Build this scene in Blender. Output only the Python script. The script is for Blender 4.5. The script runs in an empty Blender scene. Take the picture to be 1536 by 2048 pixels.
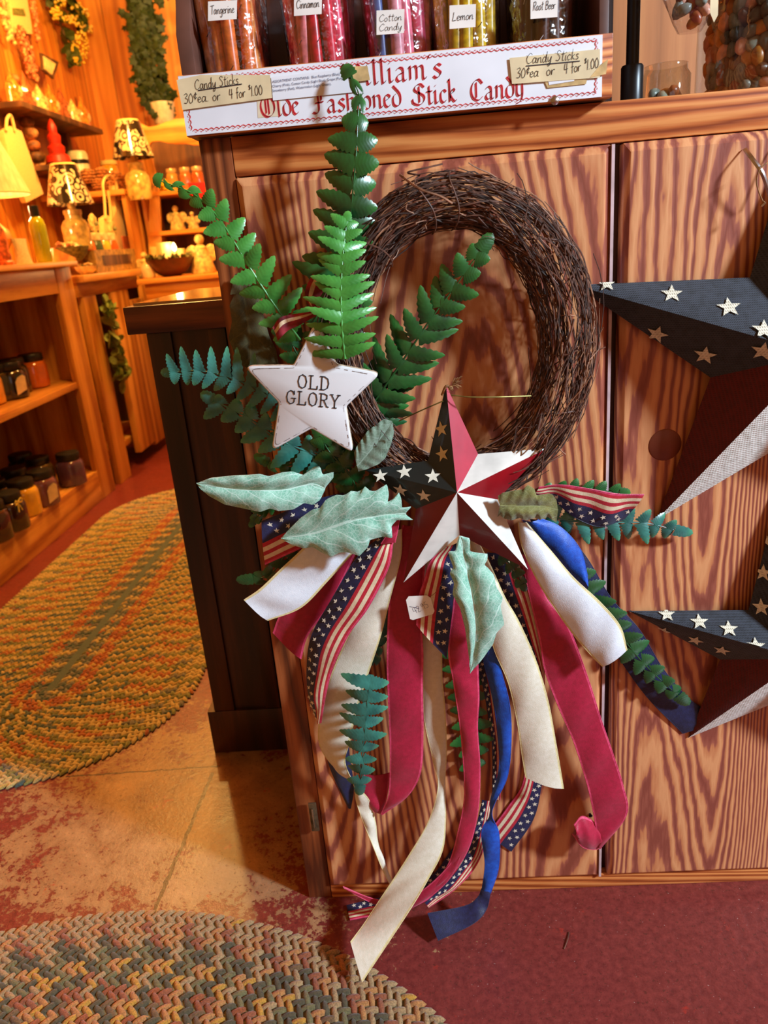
import bpy, bmesh, math, random
from mathutils import Vector, Matrix, noise
random.seed(7)
S = bpy.context.scene
V = Vector
PI = math.pi

# ------------------------------------------------------------ camera
CR, CU, CB = V((0.99636, 0.02893, -0.08019)), V((0.06581, 0.33696, 0.93922)), V((0.05419, -0.94108, 0.33383))
CL = V((0.2261, -0.9385, 0.9782)); FPX = 1524.0
cam = bpy.data.objects.new('camera', bpy.data.cameras.new('camera'))
S.collection.objects.link(cam)
m = Matrix.Identity(4)
for i in range(3):
    m[i][0], m[i][1], m[i][2], m[i][3] = CR[i], CU[i], CB[i], CL[i]
cam.matrix_world = m
cam.data.sensor_fit = 'VERTICAL'; cam.data.sensor_height = 36.0; cam.data.lens = FPX/2048*36
cam.data.clip_start = 0.02
S.camera = cam
cam.data.dof.use_dof = True; cam.data.dof.focus_distance = 0.95; cam.data.dof.aperture_fstop = 7.0

# ------------------------------------------------------------ light
S.view_settings.view_transform = 'Standard'; S.view_settings.look = 'None'
S.view_settings.exposure = 0.0; S.view_settings.gamma = 1.0; S.view_settings.use_curve_mapping = False
w = bpy.data.worlds.new('room_air'); S.world = w; w.use_nodes = True
w.node_tree.nodes['Background'].inputs[0].default_value = (1.0, 0.42, 0.11, 1)
w.node_tree.nodes['Background'].inputs[1].default_value = 0.36

def light(name, kind, loc, power, color, size=0.1, target=None, spot=None, sizey=None):
    d = bpy.data.lights.new(name, kind); d.energy = power; d.color = color
    if kind == 'AREA':
        d.size = size
        if sizey: d.shape = 'RECTANGLE'; d.size_y = sizey
    else: d.shadow_soft_size = size
    if kind == 'SPOT': d.spot_size = spot; d.spot_blend = 0.6
    o = bpy.data.objects.new(name, d); S.collection.objects.link(o); o.location = loc
    if target is not None:
        o.rotation_euler = (V(target)-V(loc)).to_track_quat('-Z', 'Y').to_euler()
    return o
WARM = (1.0, 0.62, 0.17)
light('window_daylight', 'AREA', (3.20, -1.75, 2.50), 285, (0.66, 0.84, 1.0), 0.32, (0.35, 0, 0.6), sizey=0.32)
light('front_fill', 'AREA', (1.5, -3.4, 1.7), 2.5, (0.72, 0.85, 1.0), 1.5, (0.3, 0, 0.4), sizey=1.2)  # weak cool fill light added from the front
light('ceiling_lamp_front', 'POINT', (-0.95, 2.45, 2.30), 105, WARM, 0.06)
light('ceiling_lamp_rear', 'POINT', (-0.60, 3.3, 2.35), 66, WARM, 0.10)
light('ceiling_lamp_near', 'POINT', (-0.42, 1.45, 2.25), 62, WARM, 0.10)
light('counter_lamp', 'POINT', (0.75, 0.25, 1.75), 3.0, (1.0, 0.55, 0.25), 0.06)

# ------------------------------------------------------------ placing helpers
def un(u, v, ax, val):
    d = CR*((u-768)/FPX) + CU*((1024-v)/FPX) - CB
    t = (val-CL[ax])/d[ax]
    return CL + d*t
def P(u, v, d=0.0, zmin=0.004):
    "point d metres in front of the cabinet face; rests on the floor where it would sink below it"
    p = un(u, v, 1, -d)
    if p.z < zmin:
        p = un(u, v, 2, zmin)
    return p
def Y(u, v, y): return un(u, v, 1, y)
def Z(u, v, z): return un(u, v, 2, z)

# ------------------------------------------------------------ mesh builder
ORG = {}
class MB:
    def __init__(s): s.v = []; s.f = []; s.m = []; s.uv = []
    def add(s, vs, fs, mat=0, uvs=None):
        n = len(s.v)
        s.v += [tuple(x) for x in vs]
        s.uv += uvs if uvs else [(0.0, 0.0)]*len(vs)
        for f in fs:
            s.f.append(tuple(n+i for i in f)); s.m.append(mat)
    def box(s, a, b, mat=0):
        x0, y0, z0 = a; x1, y1, z1 = b
        s.add([(x0,y0,z0),(x1,y0,z0),(x1,y1,z0),(x0,y1,z0),(x0,y0,z1),(x1,y0,z1),(x1,y1,z1),(x0,y1,z1)],
              [(0,3,2,1),(4,5,6,7),(0,1,5,4),(1,2,6,5),(2,3,7,6),(3,0,4,7)], mat)
    def grid(s, rows, mat=0, closed=False, uvr=None, cmat=None):
        n = len(rows[0]); vs = [p for r in rows for p in r]; fs = []; ms = []
        b = len(s.v)
        s.v += [tuple(x) for x in vs]
        s.uv += [q for r in uvr for q in r] if uvr else [(0.0, 0.0)]*len(vs)
        for i in range(len(rows)-1):
            for j in range(n if closed else n-1):
                k = (j+1) % n
                s.f.append((b+i*n+j, b+i*n+k, b+(i+1)*n+k, b+(i+1)*n+j)); s.m.append(cmat[j] if cmat else mat)
    def tube(s, pts, r, seg=6, mat=0, cap=True):
        pts = [V(p) for p in pts]; n = len(pts)
        if n < 2: return
        rs = r if isinstance(r, (list, tuple)) else [r]*n
        t0 = (pts[1]-pts[0]).normalized()
        up = V((0,0,1)) if abs(t0.z) < .9 else V((1,0,0))
        nx = t0.cross(up).normalized(); rows = []
        for i in range(n):
            t = (pts[min(i+1,n-1)]-pts[max(i-1,0)])
            if t.length < 1e-9: t = t0
            t.normalize()
            nx = (nx - t*nx.dot(t))
            if nx.length < 1e-6: nx = t.orthogonal()
            nx.normalize(); ny = t.cross(nx)
            rows.append([pts[i]+(nx*math.cos(2*PI*k/seg)+ny*math.sin(2*PI*k/seg))*rs[i] for k in range(seg)])
        b = len(s.v); s.grid(rows, mat, True)
        if cap:
            s.f.append(tuple(b+k for k in range(seg))); s.m.append(mat)
            s.f.append(tuple(b+(n-1)*seg+k for k in reversed(range(seg)))); s.m.append(mat)
    def lathe(s, prof, c=(0,0,0), seg=20, mat=0, ax=None):
        c = V(c); ax = V(ax).normalized() if ax else V((0,0,1))
        a = ax.orthogonal().normalized() if abs(ax.z) < .999 else V((1,0,0)); bb = ax.cross(a)
        rows = [[c+ax*z+(a*math.cos(2*PI*k/seg)+bb*math.sin(2*PI*k/seg))*max(r, 1e-5) for k in range(seg)] for r, z in prof]
        s.grid(rows, mat, True)
    def prism(s, outline, n, th, mat=0, side=None):
        "closed outline of points, extruded by -n*th"
        o = [V(p) for p in outline]; k = len(o); n = V(n).normalized()
        s.add(o+[p-n*th for p in o], [tuple(range(k)), tuple(reversed(range(k, 2*k)))], mat)
        b = len(s.v)-2*k
        for i in range(k):
            j = (i+1) % k
            s.f.append((b+i, b+k+i, b+k+j, b+j)); s.m.append(mat if side is None else side)
    def ico(s, c, r, mat=0, sub=1, sx=(1,1,1), jit=0, rot=None):
        vs, fs = ICO[sub]
        R = rot or Matrix.Identity(3)
        s.add([V(c)+R @ V((v.x*r*sx[0], v.y*r*sx[1], v.z*r*sx[2]))*(1+random.uniform(-jit, jit)) for v in vs], fs, mat)
    def build(s, name, mats, parent=None, smooth=True, bevel=0, angle=40):
        me = bpy.data.meshes.new(name)
        o0 = ORG.get(parent.name, V((0,0,0))) if parent else V((0,0,0))
        me.from_pydata([tuple(V(p)-o0) for p in s.v], [], s.f)
        if not isinstance(mats, (list, tuple)): mats = [mats]
        for mt in mats: me.materials.append(mt)
        me.polygons.foreach_set('material_index', s.m)
        if any(q != (0.0, 0.0) for q in s.uv):
            l = me.uv_layers.new(name='uv')
            for lp in me.loops: l.data[lp.index].uv = s.uv[lp.vertex_index]
        me.update()
        bm = bmesh.new(); bm.from_mesh(me)
        bmesh.ops.recalc_face_normals(bm, faces=bm.faces)
        if bevel:
            es = [e for e in bm.edges if len(e.link_faces) == 2 and e.calc_face_angle(0) > .6]
            bmesh.ops.bevel(bm, geom=es, offset=bevel, segments=2, affect='EDGES', profile=.6, clamp_overlap=True)
        bm.to_mesh(me); bm.free()
        if smooth:
            me.polygons.foreach_set('use_smooth', [True]*len(me.polygons))
            try: me.set_sharp_from_angle(angle=math.radians(angle))
            except Exception: pass
        o = bpy.data.objects.new(name, me); S.collection.objects.link(o)
        if parent:
            o.parent = parent; ORG[o.name] = o0
        return o
def _ico(sub):
    bm = bmesh.new(); bmesh.ops.create_icosphere(bm, subdivisions=sub, radius=1)
    r = ([v.co.copy() for v in bm.verts], [tuple(v.index for v in f.verts) for f in bm.faces]); bm.free(); return r
ICO = {1: _ico(1), 2: _ico(2), 3: _ico(3)}
def thing(name, label, cat, loc=(0,0,0), group=None):
    o = bpy.data.objects.new(name, None); S.collection.objects.link(o); o.location = loc
    o.empty_display_size = .02
    o['label'] = label; o['category'] = cat
    if group: o['group'] = group
    ORG[o.name] = V(loc); return o
def tag(o, label, cat, group=None):
    o['label'] = label; o['category'] = cat
    if group: o['group'] = group
    return o
def struct(o): o['kind'] = 'structure'; return o
def dup(root, label=None, loc=None, rot=None, group=None):
    def cp(o, par):
        c = o.copy(); S.collection.objects.link(c)
        if par: c.parent = par
        for ch in o.children: cp(ch, c)
        return c
    c = cp(root, None)
    if loc is not None: c.location = loc
    if rot is not None: c.rotation_euler = rot
    if label: c['label'] = label
    if group: c['group'] = group
    return c
def catmull(pts, n=6):
    pts = [V(p) for p in pts]; out = []
    q = [pts[0]*2-pts[1]] + pts + [pts[-1]*2-pts[-2]]
    for i in range(1, len(q)-2):
        for k in range(n):
            t = k/n; a, b, c, d = q[i-1], q[i], q[i+1], q[i+2]
            out.append(.5*((2*b)+(c-a)*t+(2*a-5*b+4*c-d)*t*t+(3*b-a-3*c+d)*t**3))
    out.append(pts[-1]); return out
def lerp(L, t):
    "value of list L at 0..1"
    if not isinstance(L, (list, tuple)): return L
    x = t*(len(L)-1); i = min(int(x), len(L)-2) if len(L) > 1 else 0
    return L[0] if len(L) == 1 else L[i]+(L[i+1]-L[i])*(x-i)
def star2d(r, ri=.42, rot=0, n=5):
    return [((r if k % 2 == 0 else r*ri)*math.sin(rot+PI*k/n), (r if k % 2 == 0 else r*ri)*math.cos(rot+PI*k/n)) for k in range(2*n)]

# ------------------------------------------------------------ materials
def s2l(c):
    return tuple(((x/255)/12.92 if x/255 <= .04045 else (((x/255)+.055)/1.055)**2.4) for x in c)+(1.0,)
class NT:
    def __init__(s, name):
        s.mat = bpy.data.materials.new(name); s.mat.use_nodes = True; s.t = s.mat.node_tree; s.t.nodes.clear()
        s.out = s.t.nodes.new('ShaderNodeOutputMaterial'); s.b = s.t.nodes.new('ShaderNodeBsdfPrincipled')
        s.link(s.b.outputs[0], s.out.inputs[0])
    def n(s, k, **kw):
        x = s.t.nodes.new(k)
        for a, v in kw.items():
            if a.startswith('i_'): x.inputs[a[2:].replace('_', ' ')].default_value = v
            else: setattr(x, a, v)
        return x
    def link(s, a, b): s.t.links.new(a, b)
    def coord(s, scale=(1,1,1), uv=False):
        c = s.n('ShaderNodeTexCoord'); mp = s.n('ShaderNodeMapping'); mp.inputs['Scale'].default_value = scale
        s.link(c.outputs['UV' if uv else 'Object'], mp.inputs[0]); return mp.outputs[0]
    def noise(s, co, sc, det=3, rough=.5, dist=0):
        x = s.n('ShaderNodeTexNoise'); x.inputs['Scale'].default_value = sc; x.inputs['Detail'].default_value = det
        x.inputs['Roughness'].default_value = rough; x.inputs['Distortion'].default_value = dist
        s.link(co, x.inputs['Vector']); return x.outputs['Fac']
    def math(s, op, a, b=None, c=None):
        x = s.n('ShaderNodeMath', operation=op)
        for i, q in enumerate((a, b, c)):
            if q is None: continue
            if isinstance(q, (int, float)): x.inputs[i].default_value = q
            else: s.link(q, x.inputs[i])
        return x.outputs[0]
    def ramp(s, f, stops):
        x = s.n('ShaderNodeValToRGB'); e = x.color_ramp.elements
        while len(e) < len(stops): e.new(.5)
        for i, (p, c) in enumerate(stops): e[i].position = p; e[i].color = s2l(c) if len(c) == 3 else c
        s.link(f, x.inputs[0]); return x.outputs[0]
    def mix(s, f, a, b, mode='MIX'):
        x = s.n('ShaderNodeMix', data_type='RGBA', blend_type=mode)
        if isinstance(f, (int, float)): x.inputs[0].default_value = f
        else: s.link(f, x.inputs[0])
        for i, q in ((6, a), (7, b)):
            if isinstance(q, tuple): x.inputs[i].default_value = s2l(q) if len(q) == 3 else q
            else: s.link(q, x.inputs[i])
        return x.outputs[2]
    def bump(s, h, st=.3, d=.002):
        x = s.n('ShaderNodeBump'); x.inputs['Strength'].default_value = st; x.inputs['Distance'].default_value = d
        s.link(h, x.inputs['Height']); s.link(x.outputs[0], s.b.inputs['Normal'])
    def set(s, **kw):
        for a, v in kw.items():
            i = s.b.inputs[a.replace('_', ' ')]
            if isinstance(v, (int, float, tuple)): i.default_value = v
            else: s.link(v, i)
        return s.mat
def plain(name, c, rough=.5, var=.12, sc=40, metal=0, bump=0, c2=None, **kw):
    t = NT(name); co = t.coord(); f = t.noise(co, sc, 3)
    dark = tuple(max(0, x*(1-var*1.6)) for x in c); lite = tuple(min(255, x*(1+var)) for x in c)
    col = t.ramp(f, [(.3, c2 or dark), (.7, lite)])
    if bump: t.bump(f, bump, .001)
    return t.set(Base_Color=col, Roughness=rough, Metallic=metal, **kw)
def wood(name, stops, axis=2, s1=3.0, st=.07, bands=16, fine=.5, rough=.45, bump=.25, off=0, fineamp=1.2, coat=0):
    "grain runs along axis; contour lines of stretched noise give cathedral figure"
    t = NT(name); sc = [1, 1, 1]; sc[axis] = st
    c = t.n('ShaderNodeTexCoord'); mp = t.n('ShaderNodeMapping'); mp.inputs['Scale'].default_value = sc
    mp.inputs['Location'].default_value = (off, off*.7, off*.3)
    t.link(c.outputs['Object'], mp.inputs[0]); co = mp.outputs[0]
    n1 = t.noise(co, s1, 1.5, .4); n2 = t.noise(co, s1*14, 3, .6)
    ph = t.math('ADD', t.math('MULTIPLY', n1, bands), t.math('MULTIPLY', n2, fineamp*.6))
    sw = t.math('FRACT', ph)
    tri = t.math('ABSOLUTE', t.math('SUBTRACT', t.math('MULTIPLY', sw, 2), 1))
    fib = t.noise(co, 260, 2, .6); patch = t.noise(t.coord((1, 1, .45)), 9, 4, .65)
    f = t.math('ADD', t.math('MULTIPLY', tri, .62), t.math('ADD', t.math('MULTIPLY', fib, .22), t.math('MULTIPLY', patch, .24)))
    col = t.ramp(f, stops)
    if bump: t.bump(f, bump, .0015)
    return t.set(Base_Color=col, Roughness=rough, Coat_Weight=coat, Coat_Roughness=.25)
def clearmat(name, tint=(255,255,255), rough=.05, glossy=.12, haze=0.0):
    t = NT(name); t.t.nodes.remove(t.b)
    tr = t.n('ShaderNodeBsdfTransparent'); tr.inputs[0].default_value = s2l(tint)
    gl = t.n('ShaderNodeBsdfGlossy'); gl.inputs['Roughness'].default_value = rough
    lw = t.n('ShaderNodeLayerWeight'); lw.inputs[0].default_value = .25
    mx = t.n('ShaderNodeMixShader')
    f = t.math('MINIMUM', t.math('ADD', t.math('MULTIPLY', lw.outputs['Facing'], .5), glossy), 1.0)
    t.link(f, mx.inputs[0]); t.link(tr.outputs[0], mx.inputs[1]); t.link(gl.outputs[0], mx.inputs[2])
    bp = t.n('ShaderNodeBump'); bp.inputs['Strength'].default_value = haze; bp.inputs['Distance'].default_value = .004
    t.link(t.noise(t.coord(), 70, 2), bp.inputs['Height']); t.link(bp.outputs[0], gl.inputs['Normal'])
    t.link(mx.outputs[0], t.out.inputs[0]); return t.mat
def glow(name, c, st):
    t = NT(name); return t.set(Base_Color=s2l(c), Emission_Color=s2l(c), Emission_Strength=st)
def fabric(name, c, c2, rough=.8, sheen=.12, sc=900):
    t = NT(name); co = t.coord(); f = t.noise(co, 160, 3, .6)
    wv = t.n('ShaderNodeTexVoronoi'); wv.inputs['Scale'].default_value = sc; t.link(co, wv.inputs['Vector'])
    h = t.math('ADD', wv.outputs['Distance'], f)
    t.bump(h, .25, .0006)
    return t.set(Base_Color=t.ramp(f, [(.3, c), (.7, c2)]), Roughness=rough, Sheen_Weight=sheen)

PANEL = wood('worn_painted_fir', [(.28, (136,68,50)), (.43, (158,84,64)), (.50, (196,120,76)), (.74, (216,148,98))], 2, 3.0, .17, 60, rough=.42, bump=.35, fineamp=2.0)
PANEL2 = wood('worn_painted_fir_right', [(.28, (138,70,54)), (.45, (160,88,68)), (.52, (196,122,78)), (.76, (218,150,100))], 2, 3.4, .15, 74, rough=.42, bump=.35, off=3.1, fineamp=2.4)
RAIL = wood('orange_fir_rail', [(.25, (140,62,24)), (.5, (196,106,50)), (.75, (226,146,80))], 0, 7, .05, 46, rough=.4, bump=.3)
STILE = wood('brown_fir_stile', [(.25, (84,36,16)), (.55, (128,62,28)), (.85, (168,92,48))], 2, 7, .05, 20, rough=.4, bump=.25, off=1.7)
DARKW = wood('dark_stained_wood', [(.25, (34,14,8)), (.6, (56,24,13)), (.9, (80,38,20))], 2, 5, .06, 10, rough=.38, bump=.15)
DARKTOP = wood('dark_stained_top', [(.25, (64,28,16)), (.6, (98,46,24)), (.9, (130,66,34))], 0, 6, .06, 14, rough=.3, bump=.15)
PINE = wood('honey_pine', [(.2, (160,92,28)), (.5, (206,138,54)), (.9, (232,168,80))], 2, 3, .07, 10, rough=.4, bump=.12)
PINEY = wood('honey_pine_lengthwise', [(.2, (166,96,30)), (.5, (208,140,58)), (.9, (232,168,84))], 1, 4, .07, 10, rough=.35, bump=.12)
PINEX = wood('honey_pine_crosswise', [(.2, (172,94,26)), (.5, (216,134,48)), (.9, (238,162,70))], 0, 4, .07, 10, rough=.4, bump=.12)
SHADEW = wood('brown_wood_and_recess_shade', [(.2, (56,30,12)), (.6, (92,54,24)), (.9, (120,76,38))], 2, 3, .1, 8, rough=.6, bump=.1)  # brown wood; on back panels its dark tone paints the recess shade
RACKW = plain('mauve_brown_stain', (92,56,44), .5, .15, 20)
BACKW = wood('plain_brown_backboard', [(.2, (150,92,44)), (.6, (172,108,56)), (.9, (188,124,68))], 2, 4, .05, 5, rough=.45, bump=.05)
PAPER = plain('white_card', (232,232,236), .45, .03, 12)
OLDPAPER = plain('aged_label_paper', (226,204,160), .6, .06, 30)
TAPE = plain('yellowed_tape', (214,178,120), .35, .12, 60)
TAG = plain('white_tag_card', (240,232,222), .5, .03, 30)
REDINK = plain('red_ink', (214,52,58), .5, .1, 80)
BLACKINK = plain('black_ink', (38,34,40), .6, .1, 80)
BLUEINK = plain('blue_black_ink', (50,52,92), .6, .1, 80)
IRON = plain('black_iron', (24,22,22), .35, .2, 40, metal=.4)
STEEL = plain('bright_metal', (190,185,185), .25, .1, 60, metal=1)
WIRE = plain('green_gold_wire', (140,130,70), .35, .2, 60, metal=.7)
CREAM = fabric('cream_ribbon_cloth', (218,206,182), (230,220,200), .6)
CREAMEDGE = fabric('cream_ribbon_edge', (214,196,138), (232,216,164), .6)
WHITEC = fabric('white_ribbon_cloth', (222,225,232), (234,236,241), .6)
SATIN = plain('cream_satin', (206,182,152), .3, .06, 30)
CRIM = fabric('crimson_ribbon_cloth', (156,8,44), (178,14,56), .5, .15)
CRIMEDGE = fabric('crimson_ribbon_edge', (196,40,84), (226,80,116), .5, .1)
NAVY = fabric('navy_ribbon_cloth', (18,20,52), (30,34,78), .5)
BLUE = fabric('royal_blue_ribbon_cloth', (6,58,150), (12,84,190), .5)
RIBRED = fabric('ribbon_red_stripe', (166,16,34), (200,30,52), .6)
RIBCREAM = fabric('ribbon_cream_stripe', (214,190,150), (236,218,184), .6)
STARC = plain('ribbon_star_print', (226,214,190), .6, .06, 80)
TWINE = plain('jute_twine', (150,108,66), .9, .2, 200)
def leafmat(name, dk, lt, tip, rough=.32, coat=.25):
    t = NT(name); co = t.coord(); f = t.noise(co, 34, 3, .6); g = t.noise(co, 300, 2)
    uvn = t.n('ShaderNodeTexCoord'); sp = t.n('ShaderNodeSeparateXYZ'); t.link(uvn.outputs['UV'], sp.inputs[0])
    base = t.ramp(f, [(.3, dk), (.7, lt)])
    e = t.math('SUBTRACT', sp.outputs[0], .55); e = t.math('MULTIPLY', e, 1.4)
    e.node.use_clamp = True
    col = t.mix(e, base, tip)
    vein = t.math('ABSOLUTE', t.math('SUBTRACT', t.math('FRACT', t.math('ADD', t.math('MULTIPLY', sp.outputs[0], 7), t.math('MULTIPLY', t.math('ABSOLUTE', sp.outputs[1]), -1.2))), .5))
    t.bump(t.math('ADD', vein, t.math('MULTIPLY', g, .6)), .14, .001)
    return t.set(Base_Color=col, Roughness=rough, Specular_IOR_Level=.7 if coat else .3, Coat_Weight=coat, Coat_Roughness=.3)
FERN = leafmat('glossy_fern_green', (10,62,28), (30,98,40), (60,132,54))
FERNL = leafmat('light_fern_green', (40,116,42), (74,156,64), (104,178,80))
FERNB = leafmat('blue_green_fern', (24,88,80), (56,134,120), (78,156,104), .35)
FERND = leafmat('dark_fern_green', (14,58,26), (30,86,42), (36,96,50))
def feltmat(name, dk, lt, vn, vs=1.0):
    t = NT(name); uvn = t.n('ShaderNodeTexCoord'); sp = t.n('ShaderNodeSeparateXYZ'); t.link(uvn.outputs['UV'], sp.inputs[0])
    co = t.coord(); wob = t.noise(co, 60, 2)
    u = sp.outputs[0]; av = t.math('ABSOLUTE', sp.outputs[1])
    ph = t.math('ADD', t.math('ADD', t.math('MULTIPLY', u, 6.0), t.math('MULTIPLY', av, -1.5)), t.math('MULTIPLY', wob, .5))
    side = t.math('ABSOLUTE', t.math('SUBTRACT', t.math('FRACT', ph), .5))
    vl = t.math('LESS_THAN', side, .035); mid = t.math('LESS_THAN', av, .045)
    vr = t.n('ShaderNodeTexVoronoi', feature='DISTANCE_TO_EDGE'); vr.inputs['Scale'].default_value = 230; t.link(co, vr.inputs['Vector'])
    ret = t.math('LESS_THAN', vr.outputs['Distance'], .08)
    f = t.noise(co, 55, 4, .65)
    base = t.ramp(f, [(.32, dk), (.68, lt)])
    c1 = t.mix(t.math('MULTIPLY', ret, .35*vs), base, vn)
    c2 = t.mix(t.math('MULTIPLY', t.math('MAXIMUM', vl, mid), .75*vs), c1, vn)
    t.bump(t.math('ADD', t.math('MULTIPLY', t.math('MAXIMUM', vl, mid), .8), t.math('ADD', f, t.math('MULTIPLY', ret, .3))), .5, .0015)
    return t.set(Base_Color=c2, Roughness=.75, Sheen_Weight=.4)
MINT = feltmat('felted_mint_leaf', (112,168,142), (160,204,180), (206,232,216))
OLIVE = feltmat('olive_leaf_underside', (84,84,30), (122,114,46), (150,150,96), .5)
OLIVED = feltmat('dark_olive_leaf', (58,56,22), (88,80,34), (110,96,44), .4)
GREYL = feltmat('grey_green_leaf', (70,92,66), (120,138,116), (160,176,158), .5)
TWIGS = [plain('brown_twig', (96,60,44), .6, .25, 90), plain('dark_twig', (66,42,31), .65, .25, 90), plain('pale_twig', (150,104,76), .6, .2, 90)]
# ============================================================ THE SETTING
def floor_mat():
    t = NT('worn_red_painted_concrete'); co = t.coord()
    big = t.noise(co, 2.2, 4, .6); mid = t.noise(co, 11, 6, .7, .4); fine = t.noise(co, 90, 4, .7); speck = t.noise(co, 240, 2, .6)
    paint = t.ramp(fine, [(.3, (98,34,32)), (.7, (134,54,48))])
    conc = t.ramp(mid, [(.3, (104,70,46)), (.7, (170,130,90))])
    c = t.n('ShaderNodeTexCoord'); sp = t.n('ShaderNodeSeparateXYZ'); t.link(c.outputs['Object'], sp.inputs[0])
    # worn walkway to the left of the cabinets
    d = t.n('ShaderNodeVectorMath', operation='DISTANCE'); mp = t.n('ShaderNodeMapping'); mp.inputs['Scale'].default_value = (1.0, 1.25, 1)
    t.link(c.outputs['Object'], mp.inputs[0]); t.link(mp.outputs[0], d.inputs[0]); d.inputs[1].default_value = (-.27, .28, 0)
    near = t.math('SUBTRACT', .42, t.math('MULTIPLY', d.outputs['Value'], .80))
    wear = t.math('ADD', t.math('MULTIPLY', t.math('SUBTRACT', mid, .5), 1.1), t.math('ADD', near, t.math('MULTIPLY', t.math('SUBTRACT', fine, .5), .9)))
    mask = t.ramp(wear, [(.12, (0,0,0)), (.17, (255,255,255))])
    red = t.ramp(t.noise(co, 14, 5, .7), [(.62, (0,0,0)), (.66, (255,255,255))])
    col = t.mix(t.n('ShaderNodeSeparateColor').outputs[0] if False else mask, paint, conc)
    rm = t.math('MULTIPLY', red, t.math('GREATER_THAN', fine, .5))
    col = t.mix(t.math('MULTIPLY', rm, .6), col, (168,44,30))
    col = t.mix(t.math('MULTIPLY', t.math('GREATER_THAN', t.noise(co, 130, 5, .75), .60), .55), col, (66,34,24))
    spm = t.math('GREATER_THAN', speck, .72)
    col = t.mix(t.math('MULTIPLY', spm, .5), col, (190,160,150))
    # slab joints
    def joint(a, b, wd, col):
        a = V(a[:2]); b = V(b[:2]); dd = (b-a).normalized(); n = V((-dd.y, dd.x)); L = (b-a).length
        px_ = t.math('ADD', t.math('MULTIPLY', sp.outputs[0], n.x), t.math('ADD', t.math('MULTIPLY', sp.outputs[1], n.y), -a.dot(n)))
        al = t.math('ADD', t.math('MULTIPLY', sp.outputs[0], dd.x), t.math('ADD', t.math('MULTIPLY', sp.outputs[1], dd.y), -a.dot(dd)))
        wb = t.math('MULTIPLY', t.math('SUBTRACT', t.noise(co, 35, 4, .7), .5), .012)
        q = t.math('LESS_THAN', t.math('ABSOLUTE', t.math('ADD', px_, wb)), wd)
        q = t.math('MULTIPLY', q, t.math('GREATER_THAN', al, -.02)); q = t.math('MULTIPLY', q, t.math('LESS_THAN', al, L))
        return q
    j1 = joint(Z(315,1806,0), Z(425,1545,0), .0035, col); j2 = joint(Z(150,1552,0), Z(440,1532,0), .002, col)
    col = t.mix(t.math('MULTIPLY', t.math('MAXIMUM', j1, j2), .8), col, (40,22,16))
    t.bump(t.math('ADD', t.math('MULTIPLY', fine, .5), t.math('MULTIPLY', t.math('MAXIMUM', j1, j2), -1)), .5, .003)
    rough = t.math('ADD', t.math('MULTIPLY', mid, .35), .18)
    return t.set(Base_Color=col, Roughness=rough)
mb = MB(); mb.box((-3.2, -3.2, -.05), (3.2, 5.2, 0)); struct(mb.build('floor', floor_mat(), smooth=False))

def board_wall_mat(name, axis, wd):
    t = NT(name); c = t.n('ShaderNodeTexCoord'); sp = t.n('ShaderNodeSeparateXYZ'); t.link(c.outputs['Object'], sp.inputs[0])
    u = t.math('MULTIPLY', sp.outputs[axis], 1/wd); idx = t.math('FLOOR', u); fr = t.math('FRACT', u)
    wn = t.n('ShaderNodeTexWhiteNoise', noise_dimensions='1D'); t.link(idx, wn.inputs['W'])
    cb = t.n('ShaderNodeCombineXYZ'); t.link(t.math('MULTIPLY', wn.outputs['Value'], 9), cb.inputs[2])
    ad = t.n('ShaderNodeVectorMath', operation='ADD'); mp = t.n('ShaderNodeMapping'); mp.inputs['Scale'].default_value = (1, 1, .08)
    t.link(c.outputs['Object'], mp.inputs[0]); t.link(mp.outputs[0], ad.inputs[0]); t.link(cb.outputs[0], ad.inputs[1])
    g = t.noise(ad.outputs[0], 5, 2, .5); tri = t.math('ABSOLUTE', t.math('SUBTRACT', t.math('FRACT', t.math('MULTIPLY', g, 9)), .5))
    kn = t.n('ShaderNodeTexVoronoi'); kn.inputs['Scale'].default_value = 3.4; m2 = t.n('ShaderNodeMapping'); m2.inputs['Scale'].default_value = (1.6, 1.6, .7)
    t.link(c.outputs['Object'], m2.inputs[0]); t.link(m2.outputs[0], kn.inputs['Vector'])
    f = t.math('ADD', t.math('MULTIPLY', tri, .8), t.math('MULTIPLY', wn.outputs['Value'], .5))
    col = t.ramp(f, [(.15, (170,92,26)), (.45, (204,122,38)), (.8, (224,148,56))])
    col = t.mix(t.math('LESS_THAN', kn.outputs['Distance'], .075), col, (110,42,14))
    ed = t.math('ABSOLUTE', t.math('SUBTRACT', fr, .5)); gap = t.math('GREATER_THAN', ed, .485)
    col = t.mix(t.math('MULTIPLY', gap, .8), col, (70,30,12))
    t.bump(t.math('MULTIPLY', gap, -1), .6, .004)
    return t.set(Base_Color=col, Roughness=.45)
mb = MB(); mb.box((-2.0, 4.6, 0), (1.6, 4.7, 2.6)); struct(mb.build('wall_back', board_wall_mat('pine_board_wall_back', 0, .16), smooth=False))
mb = MB(); mb.box((-1.85, .2, 0), (-1.75, 4.6, 2.6)); struct(mb.build('wall_left', board_wall_mat('pine_board_wall_left', 1, .18), smooth=False))
mb = MB(); mb.box((-2.0, .2, 2.6), (1.6, 4.7, 2.7)); struct(mb.build('ceiling', PINE, smooth=False))
mb = MB(); mb.box((-.0, .42, 1.102), (1.6, .45, 2.6)); struct(mb.build('wall_counter', BACKW, smooth=False))

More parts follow.
